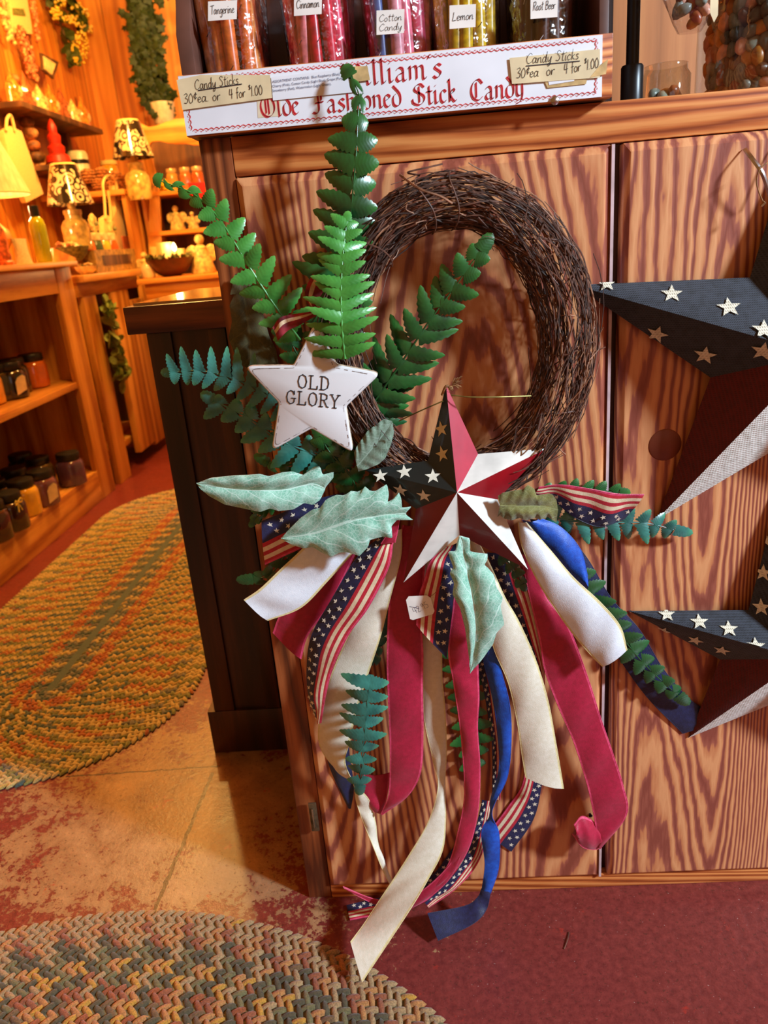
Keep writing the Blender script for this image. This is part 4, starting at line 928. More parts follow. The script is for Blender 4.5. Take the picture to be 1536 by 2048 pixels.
for k in range(N_):
    a, b = inn[k], inn[(k+1) % N_]; seg = max(1, int((b-a).length/.004))
    for q in range(seg):
        if random.random() < .40: continue
        p0, p1 = a.lerp(b, q/seg), a.lerp(b, (q+.95)/seg); d = (p1-p0).normalized().cross(V((0,1,0)))*random.uniform(.00012,.00032); mb.add([p0-d, p1-d, p1+d, p0+d], [(0,1,2,3)])
mb.build('distress_line', plain('distress_brown', (110,90,84), .7, .2, 100), bd, smooth=False)
mb = MB()
for tx, u0, v0, u1, v1, s_ in (('OLD', 594,775,661,781, .00205), ('GLORY', 571,806,680,817, .00205)):
    a, b = P(u0, v0, .1126), P(u1, v1, .1126); r = (b-a).normalized(); write(mb, tx, SERIF, a, r, V((-r.z,0,r.x)), s_, pen=.55, smooth=False, fit=(b-a).length)
mb.build('lettering', BLACKINK, bd, smooth=False)

# ============================================================ METAL STAR
ms = thing('metal_star', 'glossy metal star with dark starred arms and red and white arms below the wreath', 'star', tuple(P(914,985,.1)))
TIP = [(892,770),(1093,897),(1056,1139),(807,1165),(731,940)]; INN = [(956,908),(995,999),(919,1070),(832,1018),(856,921)]
tp = [P(u, v, .074) for u, v in TIP]; ip = [P(u, v, .078) for u, v in INN]; cp = P(914, 985, .112)
def met(name, c, r=.38): return plain(name, c, r, .06, 30, bump=.25, Coat_Weight=.2)
MM = [met('star_dark_paint', (18,30,30)), met('star_red_paint', (150,10,22)), met('star_white_paint', (226,222,212)), met('star_red_pink_light', (176,28,54)), met('star_deep_red_paint', (118,8,14))]  # the rose tone is red with the pinkish light painted in
fac = {}
cols_ = {(0,'L'):0,(0,'R'):3,(1,'L'):2,(1,'R'):1,(2,'L'):2,(2,'R'):4,(3,'L'):4 if False else 2,(3,'R'):1,(4,'L'):0,(4,'R'):0}
for k in range(5):
    prev, nxt = ip[k-1], ip[k]
    for side, inner in (('L', prev), ('R', nxt)):
        m_ = MB(); tri = [cp, tp[k], inner]
        nn = (tri[1]-tri[0]).cross(tri[2]-tri[0]).normalized()
        if nn.y > 0: nn = -nn
        n_ = 1; m_.prism(tri, nn, .0009)
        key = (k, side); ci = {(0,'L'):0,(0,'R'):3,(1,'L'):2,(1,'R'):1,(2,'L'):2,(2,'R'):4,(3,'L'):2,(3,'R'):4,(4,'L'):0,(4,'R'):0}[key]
        fo = m_.build('star_facet', MM[ci], ms, smooth=False); fo['label'] = {0:'dark green-black facet',1:'red facet',2:'white facet',3:'red facet with pinkish light painted in',4:'deep red facet'}[ci]
        fac[key] = (tri, nn, fo)
def on_facet(key, u, v, r, rot, mt, lift=.0006):
    tri, nn, fo = fac[key]; d = (CR*((u-768)/FPX)+CU*((1024-v)/FPX)-CB); t = (tri[0]-CL).dot(nn)/d.dot(nn); q = CL+d*t+nn*lift
    ex = (tri[1]-tri[0]).normalized() if False else V((1,0,0)); ex = (ex-nn*ex.dot(nn)).normalized(); ey = nn.cross(ex)
    if ey.z < 0: ey = -ey
    m_ = MB(); m_.add([q+ex*x_+ey*y_ for x_, y_ in star2d(r, .40, rot)], [tuple(range(10))]); m_.build('painted_star', mt, fo, smooth=False)
ST = plain('star_cream_print', (232,226,206), .5, .05, 60); ST2 = plain('star_tan_print', (222,200,150), .5, .05, 60)
for key, u, v, r, mt in (((0,'L'),883,858,.0098,ST2),((0,'L'),885,908,.0098,ST2),((4,'R'),761,952,.0092,ST),((4,'R'),809,944,.0098,ST),((4,'R'),866,953,.0100,ST),((4,'L'),801,980,.0098,ST),((4,'L'),848,991,.0098,ST)):
    on_facet(key, u, v, r, random.uniform(-.2,.2), mt)
mb = MB(); random.seed(3)
a = P(893,790,.084); mb.tube(catmull([P(884,790,.080),P(893,772,.086),P(905,780,.082)],5), .0016, 7); mb.ico(P(902,776,.086), .0030, 0, 1)
for k in range(42):
    s_ = P(904,772,.086); e = s_+V((random.uniform(.001,.012), random.uniform(-.006,.004), random.uniform(-.003,.010))); mb.tube([s_, s_.lerp(e,.5)+V((0,0,.0015)), e], .0003, 4, cap=False)
mb.build('jute_knot', TWINE, ms)
# ============================================================ BURLAP STARS ON THE RIGHT
def burlap(name, c1, c2, sc=620, stripe=0):
    t = NT(name); c = t.n('ShaderNodeTexCoord'); sp = t.n('ShaderNodeSeparateXYZ'); t.link(c.outputs['Object'], sp.inputs[0])
    a = t.math('SINE', t.math('MULTIPLY', t.math('ADD', sp.outputs[0], t.math('MULTIPLY', sp.outputs[1], .5)), sc*6.28)); b = t.math('SINE', t.math('MULTIPLY', sp.outputs[2], sc*6.28*.8))
    h = t.math('MAXIMUM', a, b); f = t.math('ADD', t.math('MULTIPLY', h, .25), t.noise(t.coord(), 120, 3))
    t.bump(t.math('MAXIMUM', a, b), .5, .0006)
    return t.set(Base_Color=t.ramp(f, [(.3, c1), (.75, c2)]), Roughness=.85, Sheen_Weight=.2)
BNAVY = burlap('charcoal_burlap', (22,23,28), (50,54,64), 560); BRED = burlap('deep_red_burlap', (74,10,10), (98,18,16), 560); BWHITE = burlap('ivory_burlap', (186,180,166), (238,234,224), 420)
BSTAR = burlap('ivory_burlap_star', (196,186,160), (232,224,200), 420)
def barnstar(label, TIP, INN, C, dt, di, dc, stars, r, lower=None):
    tp = [P(u, v, dt) for u, v in TIP]; ip = [P(u, v, di) for u, v in INN]; cp = P(C[0], C[1], dc)
    s_ = thing('burlap_star', label, 'star', tuple(cp)); fc = {}
    cl = {(0,'L'):0,(0,'R'):1,(1,'L'):2,(1,'R'):1,(2,'L'):2,(2,'R'):1,(3,'L'):2,(3,'R'):1,(4,'L'):0,(4,'R'):0}
    for k in range(5):
        for side, inner in (('L', ip[k-1]), ('R', ip[k])):
            n_ = 8; rows = []; tri = [cp, tp[k], inner]; nn = (tri[1]-tri[0]).cross(tri[2]-tri[0]).normalized()
            if nn.y > 0: nn = -nn
            for i in range(n_+1):
                a = cp.lerp(tp[k], i/n_); b = inner.lerp(tp[k], i/n_); rows.append([a.lerp(b, j/n_)+nn*(.0015*math.sin(PI*j/n_)*math.sin(PI*i/n_)) for j in range(n_+1)])
            m_ = MB(); m_.grid(rows); m_.grid([[p-nn*.0015 for p in r_] for r_ in rows]); m_.grid([[r_[-1], r_[-1]-nn*.0015] for r_ in rows])
            ci = cl[(k, side)]; fo = m_.build('star_facet', (BNAVY, BRED, BWHITE)[ci], s_, angle=60); fo['label'] = ('charcoal burlap facet', 'deep red burlap facet', 'ivory burlap facet')[ci]
            fc[(k, side)] = (tri, nn, fo)
    for key, u, v, rr, rot in stars:
        tri, nn, fo = fc[key]; d = (CR*((u-768)/FPX)+CU*((1024-v)/FPX)-CB); t = (tri[0]-CL).dot(nn)/d.dot(nn); q = CL+d*t+nn*.0026
        ex = V((1,0,0)); ex = (ex-nn*ex.dot(nn)).normalized(); ey = nn.cross(ex)
        if ey.z < 0: ey = -ey
        # the print stops at the facet's own edges
        poly = [q+ex*x_+ey*y_ for x_, y_ in star2d(rr, .42, rot)]
        m_ = MB(); ce = sum(tri, V())/3
        for i in range(3):
            a, b = tri[i], tri[(i+1) % 3]; en = (b-a).cross(nn).normalized()
            if (ce-a).dot(en) < 0: en = -en
            out = []
            for j in range(len(poly)):
                p0, p1 = poly[j], poly[(j+1) % len(poly)]; s0, s1 = (p0-a).dot(en), (p1-a).dot(en)
                if s0 >= 0: out.append(p0)
                if (s0 >= 0) != (s1 >= 0): out.append(p0.lerp(p1, s0/(s0-s1)))
            poly = out
            if len(poly) < 3: break
        if len(poly) >= 3: m_.add(poly, [tuple(range(len(poly)))]); m_.build('printed_star', BSTAR, fo, smooth=False)
    return s_
TL, BL, TU = (4,'R'), (4,'L'), (0,'L')
s1 = barnstar('large burlap star, upper of the two on the right panel, with long ivory lower point',
    [(1590,262),(2080,700),(1860,1130),(1313,1040),(1148,570)], [(1720,540),(1790,800),(1640,845),(1421,755),(1500,555)], (1636,708), .012, .030, .105,
    [(TL,1213,570,.0115,.1),(TL,1343,590,.0125,.15),(TL,1457,617,.0135,.05),(TL,1527,662,.0135,.2),(BL,1192,616,.0115,.2),(BL,1315,666,.0130,.1),(BL,1411,708,.0135,-.1),(BL,1527,700,.0135,-.1)], .02)
s2 = barnstar('smaller burlap flag star hanging below the large one, with dark starred left point',
    [(1572,930),(1960,1300),(1800,1640),(1376,1476),(1258,1222)], [(1680,1200),(1730,1390),(1600,1385),(1440,1319),(1497,1220)], (1605,1318), .012, .028, .088,
    [(TL,1333,1230,.0115,.1),(TL,1398,1245,.0120,.1),(TL,1457,1259,.0120,.15),(TL,1511,1293,.0120,.15),(BL,1327,1259,.0100,.2),(BL,1391,1278,.0110,.1),(BL,1444,1298,.0110,-.1),(TU,1528,1145,.0115,.1),(TU,1524,1214,.0120,0),(TU,1532,1078,.0110,.1)], .02)
hk = thing('star_hanger', 'bent metal hanger strip with a twine loop above the large burlap star', 'hanger', tuple(P(1500,310,.03)))
mb = MB(); pts = catmull([P(1489,297,.012), P(1505,318,.028), P(1521,340,.034), P(1530,360,.034), P(1540,392,.030)], 6)
rows = [[p+V((-.0022,0,-.001)), p+V((0,-.0012,0)), p+V((.0022,0,.001)), p+V((0,.0012,0))] for p in pts]; mb.grid(rows, 0, True); mb.build('metal_strip', STEEL, hk)
mb = MB(); mb.tube(catmull([P(1545,318,.036), P(1520,338,.040), P(1513,362,.036), P(1518,385,.036), P(1528,408,.036)], 6), .0007, 6); mb.tube([P(1522,412,.036), P(1530,404,.038)], .0018, 6); mb.build('twine_loop', TWINE, hk)
mb = MB(); mb.tube(catmull([P(1590,262,.014), P(1570,290,.02), P(1540,392,.026)], 4), .0008, 6); mb.build('wire', IRON, hk)

# ============================================================ BRAIDED RUGS
def braided(name, label, A, B, R, wd, step, pal, ringcol, seed, z0=.0005, hgt=.0075, ymin=-9):
    rnd = random.Random(seed); A, B = V((*A, 0)), V((*B, 0)); ax = (B-A); L = ax.length; ax.normalize(); nv = V((-ax.y, ax.x, 0))
    m_ = MB(); N = int(R/wd)
    # soft base slab
    def path(r, s_):
        r = max(r, 1e-4); per = 2*L+2*PI*r; s_ %= per
        if s_ < L: return A+ax*s_+nv*r, ax.copy(), nv.copy()
        s_ -= L
        if s_ < PI*r: a = s_/r; n_ = nv*math.cos(a)+ax*math.sin(a); return B+n_*r, ax*math.cos(a)-nv*math.sin(a), n_
        s_ -= PI*r
        if s_ < L: return B-ax*s_-nv*r, -ax, -nv
        s_ -= L; a = s_/r; n_ = -nv*math.cos(a)-ax*math.sin(a); return A+n_*r, -ax*math.cos(a)+nv*math.sin(a), n_
    per = 2*L+2*PI*R; out = [path(R-.002, per*k/120)[0] for k in range(120)]
    m_.add([p+V((0,0,z0)) for p in out]+[p+V((0,0,z0+hgt*.35)) for p in out], [tuple(reversed(range(120))), tuple(range(120,240))]+[(k, (k+1) % 120, 120+(k+1) % 120, 120+k) for k in range(120)], 5 if len(pal) > 5 else 0)
    hexa = [(math.cos(PI*k/4), math.sin(PI*k/4)) for k in range(8)]
    for i in range(N):
        r = R-wd*(i+.5); per = 2*L+2*PI*max(r,0); n = max(4, int(per/step)); cs = ringcol(i, N)
        for k in range(n):
            for row in (0, 1):
                P0, T, Nn = path(r, per*(k+.5*row)/n); P0 = P0+Nn*((row-.5)*wd*.46)
                if P0.y < ymin: continue
                sg_ = 1 if row else -1; d = (T*.74+Nn*sg_*.67).normalized(); e = V((-d.y, d.x, 0)); la, lb = step*.80, wd*.24
                c = cs[(k+row) % len(cs)]; c = rnd.choice(c) if isinstance(c, tuple) else c
                if rnd.random() < .10: c = rnd.randrange(len(pal))
                h = hgt*rnd.uniform(.85, 1.1); b = len(m_.v)
                vs = [P0+d*(x_*la)+e*(y_*lb)+V((0,0,z0+hgt*.30)) for x_, y_ in hexa]+[P0+d*(x_*la*.72)+e*(y_*lb*.70)+V((0,0,z0+h*.86)) for x_, y_ in hexa]+[P0+V((0,0,z0+h))]
                m_.add(vs, [(q, (q+1) % 8, 8+(q+1) % 8, 8+q) for q in range(8)]+[(8+q, 8+(q+1) % 8, 16) for q in range(8)], c)
    o = m_.build(name, pal, None, angle=75); tag(o, label, 'rug'); return o
def wool(name, c): 
    t = NT('wool_'+name); co = t.coord(); f = t.noise(co, 420, 3, .7); d = tuple(x*.62 for x in c); t.bump(f, .6, .0012)
    return t.set(Base_Color=t.ramp(f, [(.3, d), (.72, c)]), Roughness=.95, Sheen_Weight=.25)
FP = [wool('oatmeal', (182,144,98)), wool('slate', (92,80,54)), wool('tan', (196,132,72)), wool('mustard', (204,146,52)), wool('rust', (164,84,42)), wool('sage', (124,112,70)), wool('brown', (124,90,56)), wool('rose', (160,88,54))]
def fr_ring(i, N):
    seq = [[0,0,2,0],[0,2,7,0],[2,0,1,7],[1,0,5,1],[3,1,5,2],[1,3,0,5],[7,2,1,4],[2,3,1,6],[3,4,2,1],[4,3,2,5],[7,4,5,1],[5,3,1,2],[0,1,5,6],[2,5,0,7]]
    return seq[i % len(seq)]
braided('braided_rug', 'multicoloured oval braided rug at the bottom left corner', (-.278-1.0*math.cos(.28), -.72-1.0*math.sin(.28)), (-.278, -.72), .70, .0215, .0165, FP, fr_ring, 4, ymin=-1.0)
BP = [wool('gold', (212,172,86)), wool('pale_gold', (222,190,116)), wool('olive', (128,124,60)), wool('orange', (200,112,46)), wool('grey', (132,126,110)), wool('teal_grey', (82,100,92)), wool('moss', (150,146,76)), wool('russet', (170,84,40))]
def bk_ring(i, N):
    j = N-1-i
    if i <= 1: return [1,1,6,1]
    if i <= 3: return [1,4,6,0]
    if i <= 5: return [0,3,1,6]
    if i <= 8: return [3,0,1,2]
    if i <= 11: return [0,5,1,6]
    if i <= 13: return [1,2,0,5]
    if j <= 1: return [4,5,4,1]
    if j == 2 or j == 3: return [3,7,3,0]
    return [1,0,6,2]
braided('braided_rug', 'long golden oval braided rug lying beside the pine candle shelves', (-.727, .665), (-.727, 1.96), .374, .020, .0165, BP, bk_ring, 5)
# ============================================================ SHOP CORNER ON THE LEFT
random.seed(21)
def K(u, v, x): return un(u, v, 0, x)
def pxm(p): return (V(p)-CL).dot(-CB)/FPX          # metres per pixel at p
# ---- pine candle shelf unit
TA = 1.005
ua = thing('candle_shelf', 'long open pine shelf unit with two shelves of candle jars on the left', 'shelf', (-1.45, 1.3, 0))
mb = MB(); mb.box((-1.745,.30,.985), (-1.16,2.39,TA)); mb.build('top_board', PINEY, ua, bevel=.003)
mb = MB(); mb.box((-1.22,.32,.885), (-1.200,2.24,.9845)); mb.build('apron', PINEY, ua, bevel=.002)
mb = MB(); mb.box((-1.225,2.2405,.0), (-1.198,2.39,.9845)); mb.build('corner_post', PINE, ua, bevel=.003)
mb = MB(); mb.box((-1.70,2.33,.0), (-1.2255,2.38,.9845)); mb.build('end_panel', PINE, ua, smooth=False)
mb = MB(); mb.box((-1.73,.32,.0), (-1.705,2.39,.984)); mb.build('back_panel', SHADEW, ua, smooth=False)
mb = MB(); mb.box((-1.70,.32,.497), (-1.205,2.3295,.523)); mb.build('shelf', PINEY, ua, bevel=.002)
mb = MB(); mb.box((-1.70,.32,.09), (-1.2255,2.3295,.128)); mb.build('shelf', PINEY, ua, bevel=.002)
mb = MB(); mb.box((-1.225,.32,.0), (-1.200,2.2400,.131)); mb.build('base_board', PINEY, ua, bevel=.002)
mb = MB(); mb.box((-1.70,.32,.0), (-1.2255,.36,.9845)); mb.build('end_panel', PINE, ua, smooth=False)
# ---- candle jars
LID = plain('black_jar_lid', (26,22,18), .4, .2, 60)
JG = clearmat('jar_glass', (255,250,240), .06, .10, 0)
def candle(loc, col, label, name='candle_jar', r=.056, h=.122, tag_=True, lidc=LID, lid=True, bow=None, cat='candle', group=None, wax=True):
    x, y, z = loc; j = thing(name, label, cat, (x, y, z), group)
    m_ = MB(); prof = [(0,.0008),(r*.86,.0008),(r*.98,.006),(r,.02),(r,h*.72),(r*.9,h*.84),(r*.72,h*.9),(0,h*.9)]
    m_.lathe(prof, loc, 24); m_.build('wax_body', plain('wax_'+label[:18].replace(' ','_'), col, .12, .08, 20, Coat_Weight=.8, Coat_Roughness=.05), j)
    if lid:
        m_ = MB(); m_.lathe([(0,h*.905),(r*.80,h*.905),(r*.84,h*.93),(r*.84,h*1.10),(r*.80,h*1.13),(r*.30,h*1.15),(0,h*1.15)], loc, 24); m_.build('lid', lidc, j)
    if tag_:
        m_ = MB(); a = -.5; c_ = V((x+math.cos(a)*r*1.04, y+math.sin(a)*r*1.04, z+h*.45)); t_ = V((-math.sin(a), math.cos(a), .35)).normalized(); u_ = V((.05,0,1)).normalized()
        m_.prism([c_+t_*sx*r*.42+u_*sz*r*.55 for sx, sz in ((-1,-1),(1,-1),(1,.6),(.5,1),(-.5,1),(-1,.6))], V((math.cos(a), math.sin(a), 0)), .0008); m_.build('paper_tag', OLDPAPER, j, smooth=False)
    if bow:
        m_ = MB(); c_ = V((x+r*.9, y-r*.5, z+h*.88))
        for s_ in (-1, 1):
            m_.tube(catmull([c_, c_+V((.004, s_*.018, .010)), c_+V((.004, s_*.022, -.004)), c_], 4), .0026, 6); m_.tube([c_, c_+V((.004, s_*.012, -.032))], .0022, 6)
        m_.build('raffia_bow', bow, j)
    return j
RAF = plain('yellow_raffia', (214,186,80), .8, .15, 90)
for (u, v), col, lab, kw in (
    ((156,972), (86,56,84), 'plum candle jar with black lid nearest the corner post on the bottom shelf', dict(tag_=False)),
    ((101,1013), (112,66,80), 'mauve candle jar with black lid and paper tag, second from the post', {}),
    ((64,1034), (226,168,40), 'yellow candle jar between the mauve and brown jars', dict(tag_=False)),
    ((38,1064), (56,30,14), 'brown candle jar tied with a yellow raffia bow', dict(tag_=False, bow=RAF)),
    ((4,1086), (60,26,20), 'dark red-brown candle jar at the left edge of the bottom shelf', dict(tag_=False))):
    p = Z(u, v, .1285); candle((p.x-.03, p.y+.03, .1285), col, lab, **kw)
for (x, y), col, lab in (((-1.34,2.02),(90,70,40),'dark candle jar with cream band in the second row behind the mauve jar'),((-1.36,1.86),(60,50,36),'dark candle jar in the second row behind the yellow jar'),((-1.36,1.70),(70,54,40),'black-lidded candle jar in the second row behind the bow jar'),((-1.45,2.10),(44,34,24),'dark candle jar in the back row of the bottom shelf')):
    candle((x, y, .1285), col, lab, tag_=False)
for (u, v), col, lab, kw in (
    ((38,798), (34,28,20), 'black candle jar with paper tag on the middle shelf', {}),
    ((82,776), (196,96,24), 'amber candle jar on the middle shelf', dict(tag_=False)),
    ((118,757), (40,26,22), 'dark candle jar with paper tag by the corner post on the middle shelf', {}),
    ((-10,812), (226,150,40), 'yellow candle jar at the left edge of the middle shelf', dict(tag_=False))):
    p = Z(u, v, .5235); candle((p.x-.03, p.y+.03, .5235), col, lab, **kw)
for x, y, lab in ((-1.36,1.90,'dark candle jar behind the black tagged jar'),(-1.37,2.06,'dark candle jar behind the amber jar')):
    candle((x, y, .5235), (52,40,22), lab, tag_=False)

# ---- pine side cupboard with half-open door
ub = thing('pine_cupboard', 'pine cupboard with a dark gap and standing door boards beyond the candle shelves', 'cupboard', (-1.45, 2.85, 0))
TB = .945
mb = MB(); mb.box((-1.745,2.42,.915), (-1.16,3.22,TB)); mb.build('top_board', PINEY, ub, bevel=.003)
mb = MB(); mb.box((-1.22,2.43,.855), (-1.200,3.20,.9145)); mb.build('apron', PINEY, ub, bevel=.002)
mb = MB(); mb.box((-1.225,2.46,.0), (-1.196,2.60,.8545)); mb.build('post', PINE, ub, bevel=.003)
mb = MB(); mb.box((-1.222,2.77,.07), (-1.19,3.00,.8545)); mb.build('door_board', PINE, ub, bevel=.003)
mb = MB(); mb.box((-1.222,3.003,.05), (-1.192,3.19,.80)); mb.build('door_board', PINE, ub, bevel=.003)
mb = MB(); mb.box((-1.73,2.43,.0), (-1.55,3.20,.9)); mb.build('back_panel', SHADEW, ub, smooth=False)
mb = MB(); mb.box((-1.545,2.43,.12), (-1.24,3.20,.15)); mb.build('shelf', PINEY, ub, bevel=.002)
# eucalyptus bunch hanging in the gap
EUC = leafmat('eucalyptus_leaf', (96,116,48), (150,160,84), (176,184,110), .6, 0); STEMM = plain('brown_stem', (90,60,30), .7, .2, 60)
eu = thing('eucalyptus_bunch', 'bunch of pale eucalyptus leaves hanging on the pine cupboard door', 'plant', tuple(K(222,620,-1.17)))
m_ = MB(); m2 = MB(); p0 = K(208,606,-1.165); p1 = K(240,765,-1.165)
m2.tube(catmull([p0, p0.lerp(p1,.5)+V((.01,0,0)), p1], 5), .004, 6); m2.build('stem', STEMM, eu)
def leafdisc(m_, c, r, n=8, asp=1.0):
    a = V((random.uniform(-1,1), random.uniform(-1,1), random.uniform(-1,1))).normalized(); b = a.cross(V((random.uniform(-.4,1), random.uniform(-.3,.3), .2))).normalized(); e = a.cross(b)
    pts = [c+a*(math.cos(2*PI*k/n)*r*asp)+b*(math.sin(2*PI*k/n)*r) for k in range(n)]
    m_.add([c+e*r*.2]+pts, [(0, 1+k, 1+(k+1) % n) for k in range(n)], 0, [(.01,0)]+[(.6, 1)]*n)
for k in range(70):
    t = random.random(); c = p0.lerp(p1, t)+V((random.uniform(0,.03), random.uniform(-.045,.045), random.uniform(-.02,.02))); leafdisc(m_, c, random.uniform(.016,.036), asp=1.2)
m_.build('foliage', EUC, eu)
# lettered crate on the cupboard
kp = K(180,545,-1.17); ke = K(281,545,-1.17)
cr_ = thing('wooden_crate', 'small weathered wooden crate standing on the pine cupboard', 'crate', (-1.24, 2.98, TB+.001))
CRW = plain('weathered_crate', (164,124,56), .6, .2, 40)
mb = MB(); z0 = TB+.001
mb.box((-1.20,2.66,z0),(-1.188,3.20,z0+.10)); mb.box((-1.36,2.66,z0),(-1.348,3.20,z0+.10)); mb.box((-1.348,2.66,z0),(-1.2,2.672,z0+.10)); mb.box((-1.348,3.188,z0),(-1.2,3.20,z0+.10)); mb.box((-1.348,2.672,z0),(-1.2,3.188,z0+.01)); mb.build('crate_body', CRW, cr_, smooth=False)
mb = MB(); mb.box((-1.1878,2.74,z0+.03),(-1.1868,3.12,z0+.075)); mb.build('dark_panel', SHADEW, cr_, smooth=False)
for i, (col, lab) in enumerate((((226,150,30),'small amber bottle standing first in the crate'),((206,96,30),'small orange bottle in the crate beside the dark one'),((70,84,60),'small dark green bottle in the middle of the crate'),((222,170,60),'small yellow candle in the crate'),((190,84,30),'rust bottle at the far end of the crate'))):
    candle((-1.275, 2.72+i*.10, z0+.0105), col, lab, 'small_bottle', .034, .15, False, plain('cap_%d' % i, (216,190,130), .4), cat='bottle')

# ---- things on the long shelf top
def lathe_thing(name, label, cat, u, vb, x, parts, zb=TA, group=None):
    """parts: (part name, material, [(radius px, height px)...]) measured at the object's distance"""
    p = K(u, vb, x) if x < 0 else Y(u, vb, x); zb = p.z if zb is None else zb; s_ = pxm((p.x, p.y, zb)); o = thing(name, label, cat, (p.x, p.y, zb+.0008), group)
    for nm, mt, prof in parts:
        m_ = MB(); m_.lathe([(a*s_, b*s_) for a, b in prof], (p.x, p.y, zb+.0008), 24); m_.build(nm, mt, o)
    return o, p, s_
GB = plain('green_liquid', (168,168,12), .08, .08, 14, Coat_Weight=.8); DKL = plain('dark_cap', (24,28,24), .3, .2, 40)
lathe_thing('green_bottle', 'yellow-green bottle with a black cap at the front edge of the shelf top', 'bottle', 90, 523, -1.21, [('bottle_body', GB, [(0,0),(15,0),(16,4),(16,68),(13,80),(8,86),(0,86)]), ('cap', DKL, [(0,86.5),(9,86.5),(9,106),(0,107)])])
AMB = plain('amber_ribbed', (204,96,40), .4, .3, 60)
lathe_thing('ribbed_vase', 'amber ribbed vase at the left edge of the shelf top', 'vase', 10, 526, -1.21, [('vase_body', AMB, [(0,0),(17,0),(17,6),(14,9),(15,18),(13,26),(14,50),(12,66),(7,76),(0,78)])])
LIN = fabric('linen_cloth', (176,150,96), (206,182,128), .9); CANV = fabric('canvas_cloth', (214,176,96), (236,204,130), .9)
def pouch(name, label, cat, u, vb, x, w_, h, mt, zb=TA, d=.4, parts=None, y=None):
    p = K(u, vb, x); zb = p.z if zb is None else zb; s_ = pxm((p.x, p.y, zb)); W, H = w_*s_, h*s_; o = thing(name, label, cat, (p.x, p.y, zb+.001)); m_ = MB(); rows = []
    for k in range(9):
        t = k/8; ww = W*.5*(1-.18*math.sin(PI*t)); dd = W*d*.5*(1-t*.75)
        rows.append([V((p.x+math.cos(2*PI*j/20)*dd, p.y+math.sin(2*PI*j/20)*ww*(1+.04*math.sin(j*3+k)), zb+.001+H*t)) for j in range(20)])
    m_.grid(rows, 0, True); m_.build('cloth_body', mt, o)
    return o, p, s_
pouch('linen_pouch', 'grey-beige linen pouch between the ribbed vase and the green bottle', 'pouch', 48, 524, -1.22, 60, 48, LIN)
# pleated lamp
SHD = NT('pleated_lampshade'); f_ = SHD.noise(SHD.coord((1,1,.1)), 60, 2); shade_mat = SHD.set(Base_Color=SHD.ramp(f_, [(.3,(196,150,96)),(.7,(230,190,136))]), Roughness=.8, Emission_Color=s2l((255,170,80)), Emission_Strength=.35)
BULB = glow('warm_bulb', (255,210,130), 14)
lp, p, s_ = lathe_thing('table_lamp', 'lit table lamp with pleated beige shade at the left edge', 'lamp', -2, 470, -1.42, [('lamp_base', plain('lamp_brass',(170,120,60),.3,.1,20,metal=.5), [(0,0),(22,0),(24,5),(10,12),(12,30),(24,50),(20,66),(6,80),(5,104),(0,104)])])
zs = TA; s_ = pxm((p.x,p.y,TA+.15))
mb = MB(); rows = []
for t in range(7):
    rr = (74-40*t/6)*s_; rows.append([V((p.x+math.cos(2*PI*k/72)*rr*(1+.018*(k % 2)), p.y+math.sin(2*PI*k/72)*rr*(1+.018*(k % 2)), TA+(135+112*t/6)*s_)) for k in range(72)])
mb.grid(rows, 0, True); mb.build('lamp_shade', shade_mat, lp)
mb = MB(); rr = 74*s_; mb.tube([V((p.x+math.cos(2*PI*k/36)*rr, p.y+math.sin(2*PI*k/36)*rr, TA+134*s_)) for k in range(37)], .004, 6, cap=False); mb.build('shade_trim', CANV, lp)
mb = MB(); mb.ico((p.x, p.y, TA+125*s_), .028, 0, 2); mb.build('bulb', BULB, lp)
light('table_lamp_light', 'POINT', (p.x+.06, p.y, TA+112*s_), 3.2, (1,.62,.28), .03)
# black lace lamps
def lace_mat():
    t = NT('black_lace_shade'); co = t.coord(); v = t.n('ShaderNodeTexVoronoi'); v.inputs['Scale'].default_value = 22; t.link(co, v.inputs['Vector'])
    rg = t.math('ABSOLUTE', t.math('SUBTRACT', t.math('FRACT', t.math('MULTIPLY', v.outputs['Distance'], 3.2)), .5))
    n_ = t.noise(co, 12, 2); mk = t.math('MULTIPLY', t.math('GREATER_THAN', rg, .20), t.math('GREATER_THAN', n_, .47))
    return t.set(Base_Color=t.mix(mk, (24,26,20), (222,200,150)), Roughness=.12, Coat_Weight=1.0, Coat_Roughness=.05)
LACE = lace_mat(); CRM = plain('cream_ceramic', (222,196,130), .35, .15, 40)
def lace_lamp(label, u, vb, y, k, zb):
    p = Y(u, vb, y); zb = p.z if zb is None else zb; s_ = pxm(p)*k; o = thing('lace_lamp', label, 'lamp', (p.x, p.y, zb))
    for nm, mt, prof in (('jar_base', plain('lamp_jar',(206,170,90),.15,.2,30,Coat_Weight=.7), [(0,0),(27,0),(30,8),(30,52),(24,62),(18,66),(18,74),(20,76),(20,84),(8,88),(7,108),(0,108)]),
                         ('lamp_shade', LACE, [(50,96),(49,100),(28,176),(24,178)]), ('shade_trim', CANV, [(25.5,170),(27.5,176),(25,180),(22,178)])):
        m_ = MB(); m_.lathe([(a*s_, b*s_) for a, b in prof], (p.x, p.y, zb), 40); m_.build(nm, mt, o)
    return o, p, s_
lo, p, s_ = lace_lamp('black lace-patterned lamp on a jar base above the shelf top', 160, 500, 2.66, .88, None)
lo2, p2, s2 = lace_lamp('second black lace-patterned lamp, further back beside the scalloped cupboard', 282, 400, 3.45, .80, None)
